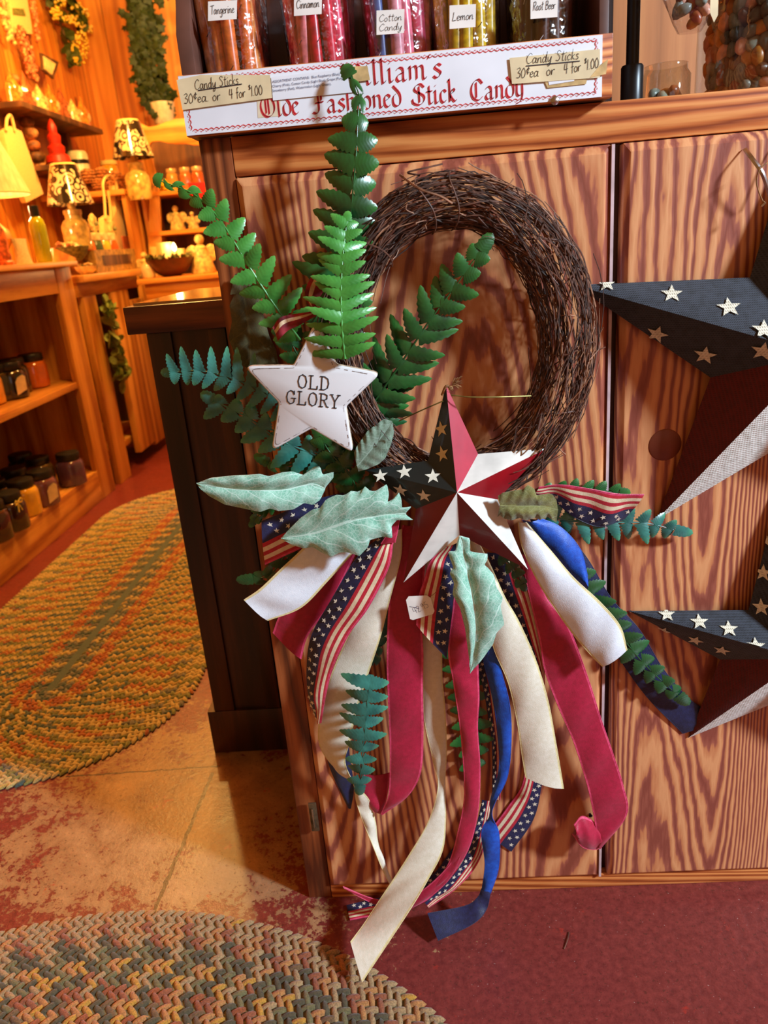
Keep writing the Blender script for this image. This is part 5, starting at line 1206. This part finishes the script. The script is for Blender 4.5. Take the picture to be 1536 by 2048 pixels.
# cloths, bowls and figurines on top
FLO = plain('cream_fabric_flower', (226,186,112), .8, .2, 60); GRN = plain('mossy_green', (110,104,44), .7, .3, 70)
def flower(label, c, r, mt=FLO, n=9):
    o = thing('fabric_flower', label, 'flower', tuple(c)); m_ = MB()
    for ring, (nn, rr, up) in enumerate(((n, r, .1), (n-3, r*.62, .5))):
        for k in range(nn):
            a = 2*PI*k/nn+ring; d = V((.55, math.cos(a), math.sin(a))) if True else None; d.normalize(); m_.ico(V(c)+d*rr*.55+V((up*rr*.5,0,0)), rr*.42, 0, 1, (.55,1,1), .1)
    m_.build('petals', mt, o); m_ = MB(); m_.ico(V(c)+V((r*.6,0,0)), r*.22, 0, 1); m_.build('flower_heart', OLIVE, o); return o
for (u, v, x, r, l_) in ((180,448,-1.32,22,'cream fabric flower left of the linen tote'),(218,458,-1.32,20,'cream fabric flower in front of the linen tote'),(232,425,-1.4,12,'small cream fabric flower against the linen tote')):
    c = K(u, v, x); flower(l_, c, r*pxm(c))
def bowlset(label, u, vb, x, R, mt, fill, zb=None):
    p = K(u, vb, x); s_ = pxm(p)*R; zb = p.z if zb is None else zb; o = thing('filled_bowl', label, 'bowl', (p.x,p.y,zb)); m_ = MB(); m_.lathe([(0,0),(.5*s_,0),(.85*s_,.3*s_),(s_,.7*s_),(.95*s_,.7*s_),(.8*s_,.33*s_),(0,.1*s_)], (p.x,p.y,zb), 24); m_.build('bowl_body', mt, o)
    m_ = MB()
    for k in range(34):
        a = random.uniform(0,6.28); q = math.sqrt(random.random())*.75; m_.ico((p.x+q*s_*math.cos(a), p.y+q*s_*math.sin(a), zb+.62*s_+random.uniform(0,.28)*s_), .15*s_, random.randrange(len(fill)), 1, (1,1,.8), .15)
    f = m_.build('potpourri', fill, o); f['kind'] = 'stuff'
POT = [plain('potpourri_tan',(206,160,90),.7), plain('potpourri_green',(90,96,50),.7), plain('potpourri_cream',(232,206,150),.7), plain('potpourri_rust',(190,100,50),.7)]
bowlset('green bowl of potpourri behind the green bottle', 140, 506, -1.27, 38, GRN, POT, TA+.001)
bowlset('bowl of cream potpourri under the lace lamp', 122, 470, -1.42, 26, CRM, POT, TA+.001)
bowlset('bowl of rust potpourri beside the wooden tray', 168, 520, -1.22, 22, CRM, POT, TB+.001)
# tray board leaning
mb = MB(); q = [K(107,496,-1.25), K(152,516,-1.22), K(152,527,-1.22), K(107,527,-1.25)]; mb.prism(q, (1,0,0), .012); o = mb.build('pine_tray', PINEX); tag(o, 'low pine tray side at the end of the shelf top', 'tray')
# totes and hanging cloth
def tote(label, cs, hs, mt, x, nm='linen_tote'):
    q = [K(u, v, x) for u, v in cs]; o = thing(nm, label, 'bag', tuple(q[0])); m_ = MB(); m_.prism(q, (1,0,0), .03); m_.build('bag_body', mt, o, bevel=.006)
    m_ = MB()
    for h in hs: m_.tube(catmull([K(u, v, x+.006) for u, v in h], 5), .007, 8)
    m_.build('handles', mt, o); return o
tote('cream linen tote with tall twin handles behind the fabric flowers', [(207,436),(216,430),(226,438),(232,420),(228,370),(236,372),(258,500),(212,504)], [[(211,438),(209,400),(206,368),(212,354),(222,352),(232,366),(238,400)],[(222,440),(220,410),(216,382)]], CANV, -1.34)
tote('cream canvas sack hanging on the wall behind the pleated lamp', [(8,262),(22,252),(44,262),(88,388),(54,406),(20,330)], [[(12,262),(14,238),(22,232),(30,262)]], CANV, -1.62, 'canvas_sack')
# ---- wall shelf with goods
sh = thing('wall_shelf', 'dark pine wall shelf crowded with wrapped goods, high on the left wall', 'shelf', (-1.65, 3.6, 1.7))
mb = MB(); mb.box((-1.748,3.05,1.715), (-1.55,4.08,1.742)); mb.build('shelf_board', SHADEW, sh, bevel=.002)
mb = MB(); mb.box((-1.748,3.12,1.50), (-1.70,3.16,1.7145)); mb.build('bracket', SHADEW, sh, bevel=.002); mb = MB(); mb.box((-1.748,3.9,1.50), (-1.70,3.94,1.7145)); mb.build('bracket', SHADEW, sh, bevel=.002)
sh2 = thing('wall_shelf', 'lower dark wall shelf holding a crock and jars under the crowded one', 'shelf', (-1.65, 3.6, 1.45))
mb = MB(); mb.box((-1.748,3.2,1.452), (-1.56,4.30,1.476)); mb.build('shelf_board', SHADEW, sh2, bevel=.002)
PK = [plain('amber_treats',(206,110,40),.15,.3,60,Coat_Weight=.9), plain('brown_treats',(150,76,40),.15,.3,60,Coat_Weight=.9), plain('pale_treats',(230,176,110),.15,.25,60,Coat_Weight=.9)]
wh = ('first', 'second', 'third', 'fourth', 'fifth', 'sixth', 'seventh')
for i in range(7):
    yy = 3.13+i*.14; c = V((-1.61, yy, 1.7428)); o = thing('treat_bag', '%s of the seven cellophane treat bags on the upper wall shelf, counted from the left' % wh[i], 'bag', tuple(c), 'treat bags on the wall shelf')
    m_ = MB(); rows = []; H = .15+.02*math.sin(i*2.2)
    for k in range(7):
        t = k/6; ww = .058*(math.sin(PI*min(.5+t*.5, 1))+.05 if t > .6 else 1-.1*t); rows.append([V((c.x+math.cos(2*PI*j/14)*ww*.6, c.y+math.sin(2*PI*j/14)*ww*(1+.1*math.sin(j*4+i)), c.z+H*t)) for j in range(14)])
    m_.grid(rows, 0, True); m_.build('bag_body', PK[i % 3], o)
    m_ = MB(); m_.ico(c+V((.035,0,.05)), .026, 0, 1, (.2,1,1)); m_.build('orange_slice', PK[2], o)
WCR = plain('white_crock', (200,186,150), .3, .1, 30)
lathe_thing('stoneware_crock', 'white stoneware crock with a dark stripe on the lower wall shelf', 'crock', 150, 290, -1.64, [('crock_body', WCR, [(0,0),(22,0),(24,3),(20,12),(20,38),(16,44),(0,44)]), ('stripe', IRON, [(20.3,20),(20.6,24),(20.3,28)])], 1.4765)
lathe_thing('honey_jar', 'amber honey jar at the end of the lower wall shelf', 'jar', 212, 299, -1.64, [('jar_body', plain('honey',(226,150,40),.1,.15,20,Coat_Weight=.9), [(0,0),(16,0),(17,4),(17,26),(14,30),(0,30)]), ('lid', CANV, [(0,30.5),(16,30.5),(16,38),(0,39)])], 1.4765)
REDM = plain('red_wax', (176,34,14), .4, .15, 50)
lathe_thing('red_figure', 'stacked red carved figure behind the lace lamp', 'figurine', 118, 326, -1.55, [('figure_body', REDM, [(0,0),(24,0),(22,12),(15,16),(17,28),(11,34),(13,48),(8,54),(9,64),(4,76),(0,80)])], None)
# wall hangings
def hang_string(name, label, cat, pts, x, bead, mats, n, jit, squash=(1,1,1)):
    q = catmull([K(u, v, x) for u, v in pts], 8); o = thing(name, label, cat, tuple(q[0])); m_ = MB(); m_.tube(q, .003, 5); m_.build('cord', TWINE, o); m_ = MB()
    for k in range(n):
        c = q[int(k*(len(q)-1)/max(1,n-1))]; s_ = pxm(c); m_.ico(c+V((random.uniform(0,1)*jit*s_*.6, random.uniform(-jit,jit)*s_, random.uniform(-jit,jit)*s_)), bead*s_*random.uniform(.8,1.15), k % len(mats), 2 if bead > 8 else 1, squash, .06)
    b_ = m_.build('dried_pieces', mats, o); return o
DF = [plain('dried_apple',(166,92,44),.6,.25,40), plain('dried_dark',(104,62,30),.6,.3,40), plain('dried_slice',(196,130,76),.6,.25,40)]
hang_string('dried_garland', 'garland of dried apples and pods hanging down the left wall', 'garland', [(26,160),(36,190),(46,225),(58,262),(68,300),(82,335)], -1.66, 17, DF, 9, 1, (1,1,.75))
BR = [plain('dried_berries',(214,140,84),.6,.25,60), plain('dried_berries_red',(186,92,50),.6,.25,60)]
hang_string('berry_bunch', 'dense bunch of dried pinkish berries hanging below the wall panel', 'bunch', [(40,70),(48,100),(56,128),(60,145)], -1.70, 3.4, BR, 230, 17)
hang_string('berry_strand', 'strand of dried berries hanging right of the wall panel', 'bunch', [(62,-5),(66,20),(70,45),(74,85)], -1.70, 3.2, BR, 90, 6)
hang_string('cream_pods', 'pale pods and burlap scraps hanging at the left edge of the wall', 'bunch', [(2,-5),(6,30),(12,60),(20,80)], -1.70, 5, [FLO, DF[2]], 70, 10)
pn = thing('wall_panel', 'cream cloth wall panel with a dark patch at the top left', 'panel', tuple(K(35,30,-1.72)))
mb = MB(); mb.prism([K(u, v, -1.715) for u, v in ((18,-12),(54,-12),(66,68),(26,66))], (1,0,0), .02); mb.build('panel_cloth', CANV, pn, bevel=.003)
mb = MB(); mb.prism([K(u, v, -1.708) for u, v in ((27,16),(48,18),(52,32),(28,29))], (1,0,0), .006); mb.build('dark_patch', GRN, pn)
fm = thing('picture_frame', 'small dark frame tilted on the treat shelf', 'frame', tuple(K(100,140,-1.66)))
mb = MB(); mb.prism([K(u, v, -1.655) for u, v in ((82,105),(118,124),(108,158),(86,140))], (1,0,0), .012); mb.build('frame_body', SHADEW, fm, bevel=.002)
mb = MB(); mb.prism([K(u, v, -1.650) for u, v in ((87,112),(112,128),(104,150),(90,138))], (1,0,0), .004); mb.build('picture', plain('pale_print',(226,196,130),.3), fm)
# berry sprig
YB = plain('yellow_berry', (224,176,30), .35, .15, 50); DG = leafmat('dark_sprig_leaf', (40,50,12), (80,84,24), (100,100,34), .6, 0)
bs = thing('berry_sprig', 'hanging sprig of yellow berries with dark leaves against the pine wall', 'plant', tuple(K(140,20,-1.70)))
m_ = MB(); m2 = MB(); m3 = MB()
for pts, n in (([(95,-10),(105,15),(118,40),(130,75),(140,115)], 0), ([(135,-10),(140,10),(150,35),(158,55)], 1)):
    q = catmull([K(u, v, -1.70) for u, v in pts], 6); m3.tube(q, .006, 6)
    for k in range(34): c = random.choice(q)+V((random.uniform(0,.03), random.uniform(-.03,.03), random.uniform(-.04,.04))); leafdisc(m2, c, .028, asp=1.8)
for (uc, vc, ru, rv, n) in ((112,26,11,14,34),(160,30,20,24,60),(140,38,16,8,24),(160,96,16,34,80),(174,58,12,14,22),(122,6,12,8,16)):
    m_ = MB()
    for k in range(n):
        a = random.uniform(0,6.28); q = math.sqrt(random.random()); c = K(uc+ru*q*math.cos(a), vc+rv*q*math.sin(a), -1.68+random.uniform(0,.03)); m_.ico(c, .0085, 0, 1)
    m_.build('berry_cluster', YB, bs)
m3.build('stem', STEMM, bs); m2.build('foliage', DG, bs)
# ---- scalloped cupboard at the back
hc = thing('scalloped_cupboard', 'open orange pine cupboard with a scalloped crest at the back', 'cupboard', (-.95, 3.75, 0))
mb = MB(); q = [Y(u, v, 3.6) for u, v in ((263,252),(272,246),(284,248),(296,254),(310,252),(330,244),(350,237),(380,236),(402,240),(418,244))]; lo_ = [Y(u, v, 3.6) for u, v in ((420,290),(400,290),(385,290),(370,287),(350,288),(335,286),(318,282),(303,284),(299,290),(292,291),(276,275))]
mb.prism(q+lo_, (0,-1,0), .022); mb.build('crest', PINEX, hc, bevel=.002)
mb = MB(); mb.prism([Y(u, v, 3.605) for u, v in ((276,270),(297,290),(318,375),(322,470),(330,565),(300,565),(296,470),(300,378))], (0,-1,0), .02); mb.build('side_frame', PINE, hc, bevel=.002)
mb = MB(); mb.box((-1.24,3.92,.0), (-.60,3.94,1.66)); mb.build('back_panel', SHADEW, hc, smooth=False)
mb = MB(); mb.box((-1.245,3.625,.0), (-1.225,3.919,1.60)); mb.build('side_panel', PINE, hc, smooth=False)
for z_ in (1.338, 1.131, .86):
    mb = MB(); mb.box((-1.224,3.60,z_-.022), (-.60,3.918,z_)); mb.build('shelf', PINEX, hc, bevel=.002)
for u, col, l_ in ((347,(206,150,70),'jam jar on the left of the upper cupboard shelf'),(374,(190,110,50),'jam jar in the middle of the upper cupboard shelf'),(398,(186,96,40),'jam jar on the right of the upper cupboard shelf')):
    p = Y(u, 372, 3.72); candle((p.x, 3.72, 1.3385), col, l_, 'jam_jar', .034, .105, False, plain('gilt_lid',(232,200,140),.3,.1,20,metal=.5), cat='jar')
fl = thing('dried_posy', 'posy of yellow dried flowers at the left of the upper cupboard shelf', 'flowers', (Y(322,372,3.7).x, 3.68, 1.339))
m_ = MB(); p = Y(322,362,3.68)
for k in range(80): a = random.uniform(0,6.28); q = math.sqrt(random.random()); m_.ico((p.x+.05*q*math.cos(a), 3.68+.04*q*math.sin(a), 1.345+random.uniform(0,.055)), .009, 0, 1)
m_.build('blossoms', YB, fl)
mb = MB(); q = [Y(u, v, 3.59) for u, v in ((375,366),(410,364),(412,402),(398,400),(384,392))]; mb.prism(q, (0,-1,0), .006); o = mb.build('red_cloth', plain('red_cloth',(190,4,4),.8,.06,30), bevel=.001); tag(o, 'red cloth hanging over the edge of the upper cupboard shelf', 'cloth')
def figurine(label, u, vb, y, h, zb, mt=FLO):
    p = Y(u, vb, y); s_ = h*pxm(p); o = thing('angel_figurine', label, 'figurine', (p.x, y, zb)); m_ = MB()
    m_.lathe([(0,0),(.30*s_,0),(.32*s_,.06*s_),(.24*s_,.35*s_),(.15*s_,.55*s_),(.16*s_,.64*s_),(.07*s_,.72*s_),(0,.73*s_)], (p.x,y,zb), 20)
    m_.ico((p.x,y,zb+.84*s_), .125*s_, 0, 2)
    m_.build('robe_body', mt, o); m_ = MB()
    for sx in (-1, 1): m_.ico((p.x+sx*.25*s_, y+.08*s_, zb+.5*s_), .2*s_, 0, 2, (.9,.25,1.1))
    m_.build('wings', mt, o)
figurine('seated cream angel figurine on the middle cupboard shelf', 357, 462, 3.70, 48, 1.1315); figurine('small cream bust beside the angel on the middle cupboard shelf', 388, 457, 3.70, 34, 1.1315)
# wide shelf with brown back between the wall and the cupboard
ws = thing('display_stand', 'dark-backed pine display stand left of the scalloped cupboard', 'stand', (-1.45, 3.7, 0))
mb = MB(); mb.box((-1.72,3.42,1.325), (-1.262,3.88,1.352)); mb.build('top_board', PINEX, ws, bevel=.002)
mb = MB(); mb.box((-1.72,3.86,.0), (-1.262,3.879,1.3245)); mb.build('back_panel', SHADEW, ws, smooth=False)
mb = MB(); mb.box((-1.29,3.44,.0), (-1.265,3.858,1.3245)); mb.build('side_panel', PINE, ws, smooth=False)
mb = MB(); mb.box((-1.72,3.45,.92), (-1.292,3.858,.945)); mb.build('shelf', PINEX, ws, bevel=.002)
PC = plain('pinecone_brown', (176,120,66), .6, .35, 90)
for i, (u, v, r) in enumerate(((176,352,17),(204,350,18),(232,356,16),(196,368,14),(256,362,15),(284,366,14),(222,372,12),(246,374,12),(300,370,10))):
    c = Y(u, v, 3.55+.03*(i % 3)); s_ = r*pxm(c); o = thing('pine_cone', 'brown pine cone in the heap on the display stand', 'pine cone', (c.x, c.y, max(c.z, 1.353+s_*.7)), 'pine cones on the display stand'); m_ = MB()
    cc = V((c.x, c.y, max(c.z, 1.353+s_*.7)))
    for ring in range(6):
        ph = PI*(ring+.6)/6.4; nn = max(4, int(10*math.sin(ph)))
        for k in range(nn):
            a = 2*PI*(k+.5*(ring % 2))/nn; d = V((math.sin(ph)*math.cos(a), math.sin(ph)*math.sin(a), math.cos(ph))); m_.ico(cc+d*s_*.72, s_*.30, 0, 1, (1,1,.5))
    m_.ico(cc, s_*.7, 0, 1); m_.build('scales', PC, o)
# ivy
iv = thing('ivy_plant', 'long trailing green ivy in a pot hanging by the back wall', 'plant', tuple(Y(300,240,4.2)))
IVY = leafmat('ivy_leaf', (16,28,6), (40,54,12), (60,72,20), .6, 0); m_ = MB(); m2 = MB()
for pts in ([(278,-10),(290,60),(298,120),(306,190),(312,225)], [(292,-10),(304,60),(318,120),(324,190),(324,225)], [(275,0),(280,60),(290,130),(296,180)]):
    q = catmull([Y(u, v, 4.2) for u, v in pts], 8); m2.tube(q, .005, 5)
    for k in range(190):
        c = random.choice(q)+V((random.gauss(0,.030), random.uniform(-.06,.02), random.gauss(0,.03)))
        a = random.uniform(0, 6.28); r = random.uniform(.020,.036); n_ = 5; t_ = V((math.cos(a), random.uniform(-.5,.5), math.sin(a))).normalized(); b_ = V((-math.sin(a), random.uniform(-.5,.5), math.cos(a))).normalized()
        pts5 = [c+(t_*math.cos(2*PI*j/10)+b_*math.sin(2*PI*j/10))*(r if j % 2 == 0 else r*.62) for j in range(10)]
        m_.add([c+V((0,-.006,0))]+pts5, [(0, 1+j, 1+(j+1) % 10) for j in range(10)], 0, [(.01,0)]+[(.6,1)]*10)
m2.build('vines', STEMM, iv); m_.build('foliage', IVY, iv)
p = Y(330,250,4.2); mb = MB(); mb.lathe([(0,0),(.05,0),(.06,.01),(.075,.12),(.07,.12),(0,.10)], (p.x,4.2,p.z), 20); mb.build('pot', WCR, iv)
# table with bowl of candles
tb = thing('back_table', 'orange pine table behind the low dark cabinet carrying the wooden bowl', 'table', (-.85, 3.2, 0))
mb = MB(); mb.box((-1.13,2.98,.872), (-.3,3.50,.895)); mb.build('table_top', PINEX, tb, bevel=.003)
mb = MB(); mb.box((-1.10,3.0,.78), (-.32,3.02,.8715)); mb.build('apron', PINEX, tb, bevel=.002)
for x_, y_ in ((-1.09,3.03),(-1.09,3.45),(-.36,3.03),(-.36,3.45)):
    mb = MB(); mb.box((x_-.02,y_-.0,.0), (x_+.02,y_+.035,.8715)); mb.build('leg', PINE, tb, bevel=.002)
bwp = V((Y(345,555,3.15).x, 3.15, .896)); bo = thing('wooden_bowl', 'dark wooden bowl rimmed with greens and filled with pillar candles', 'bowl', tuple(bwp))
BW = plain('dark_bowl_wood', (84,38,14), .4, .2, 20)
mb = MB(); mb.lathe([(0,0),(.045,0),(.075,.018),(.108,.055),(.122,.088),(.112,.088),(.09,.05),(0,.02)], bwp, 36); mb.build('bowl_body', BW, bo)
m_ = MB()
for k in range(120): a = random.uniform(0,6.28); leafdisc(m_, bwp+V((.108*math.cos(a), .108*math.sin(a), .088+random.uniform(-.004,.018))), .014)
m_.build('greens', GRN, bo)
WX = NT('cream_wax'); wax = WX.set(Base_Color=s2l((238,206,130)), Roughness=.4, Subsurface_Weight=.2)
def pillar(dx, dy, r, h, lab):
    o = thing('pillar_candle', lab, 'candle', tuple(bwp+V((dx,dy,.03)))); m_ = MB(); m_.lathe([(0,0),(r,0),(r,h),(r*.85,h-.004),(0,h-.008)], bwp+V((dx,dy,.03)), 24); m_.build('wax', wax, o)
    m_ = MB(); m_.tube([bwp+V((dx,dy,.03+h-.008)), bwp+V((dx,dy,.03+h+.006))], .0012, 5); m_.build('wick', IRON, o)
pillar(-.012,-.01,.040,.135,'thick cream pillar candle in the wooden bowl'); pillar(-.072,.02,.026,.12,'slim cream pillar candle left in the wooden bowl'); pillar(.055,.02,.026,.10,'short cream pillar candle right in the wooden bowl')
fp = bwp+V((.042,-.028,.135)); o = thing('flame_bulb', 'bright flame-shaped bulb glowing in front of the pillar candles', 'light', tuple(fp)); m_ = MB(); m_.lathe([(0,-.018),(.010,-.008),(.012,.004),(.007,.018),(0,.028)], fp, 16); m_.build('glowing_glass', BULB, o)
m_ = MB(); m_.lathe([(0,-.10),(.012,-.10),(.008,-.06),(.007,-.0185),(0,-.0185)], fp, 14); m_.build('socket', CRM, o)
light('flame_light', 'POINT', tuple(fp+V((0,-.04,.01))), .9, (1,.6,.25), .015)
figurine('cream angel figurine on the back table right of the bowl', 408, 545, 3.2, 76, .896)
lathe_thing('glass_votive', 'small sparkling glass votive left of the wooden bowl', 'votive', 300, 566, 3.1, [('votive_glass', plain('votive_glass',(236,206,150),.05,.1,20,Coat_Weight=1), [(0,0),(12,0),(14,4),(12,22),(9,26),(0,10)])], .896)
for i, (u, v, l_) in enumerate(((296,500,'cream statuette standing tallest left of the bowl'),(304,520,'cream statuette leaning beside the bowl'))):
    p = Y(u, 560, 3.35); figurine(l_, u, 560, 3.30, 50-10*i, .896)
# more goods on the display stand's lower shelf: brown books
BKS = [plain('book_cover_%d' % i, c, .6, .1, 30) for i, c in enumerate(((176,80,30),(200,110,50),(140,60,24),(206,150,80)))]
for i in range(4):
    x_ = -1.36-.035*i; mb = MB(); mb.box((x_, 3.47, .946), (x_+.028, 3.62, 1.12-.01*i)); o = mb.build('book', BKS[i], bevel=.002); tag(o, '%s brown book in the row on the display stand, counted from the right' % wh[i], 'book', 'books on the display stand')
# bits on the floor
for (a, b, c), l_ in (((( 925,1822),(934,1835),(941,1848)), 'dry brown twig scrap on the floor beside the navy ribbon end'), (((1128,1898),(1135,1880),(1138,1864)), 'curved dry twig scrap on the red floor at the right')):
    mb = MB(); mb.tube(catmull([Z(*a, .0012), Z(*b, .0022), Z(*c, .0012)], 4), .0008, 5); o = mb.build('twig_scrap', TWIGS[0]); tag(o, l_, 'twig')
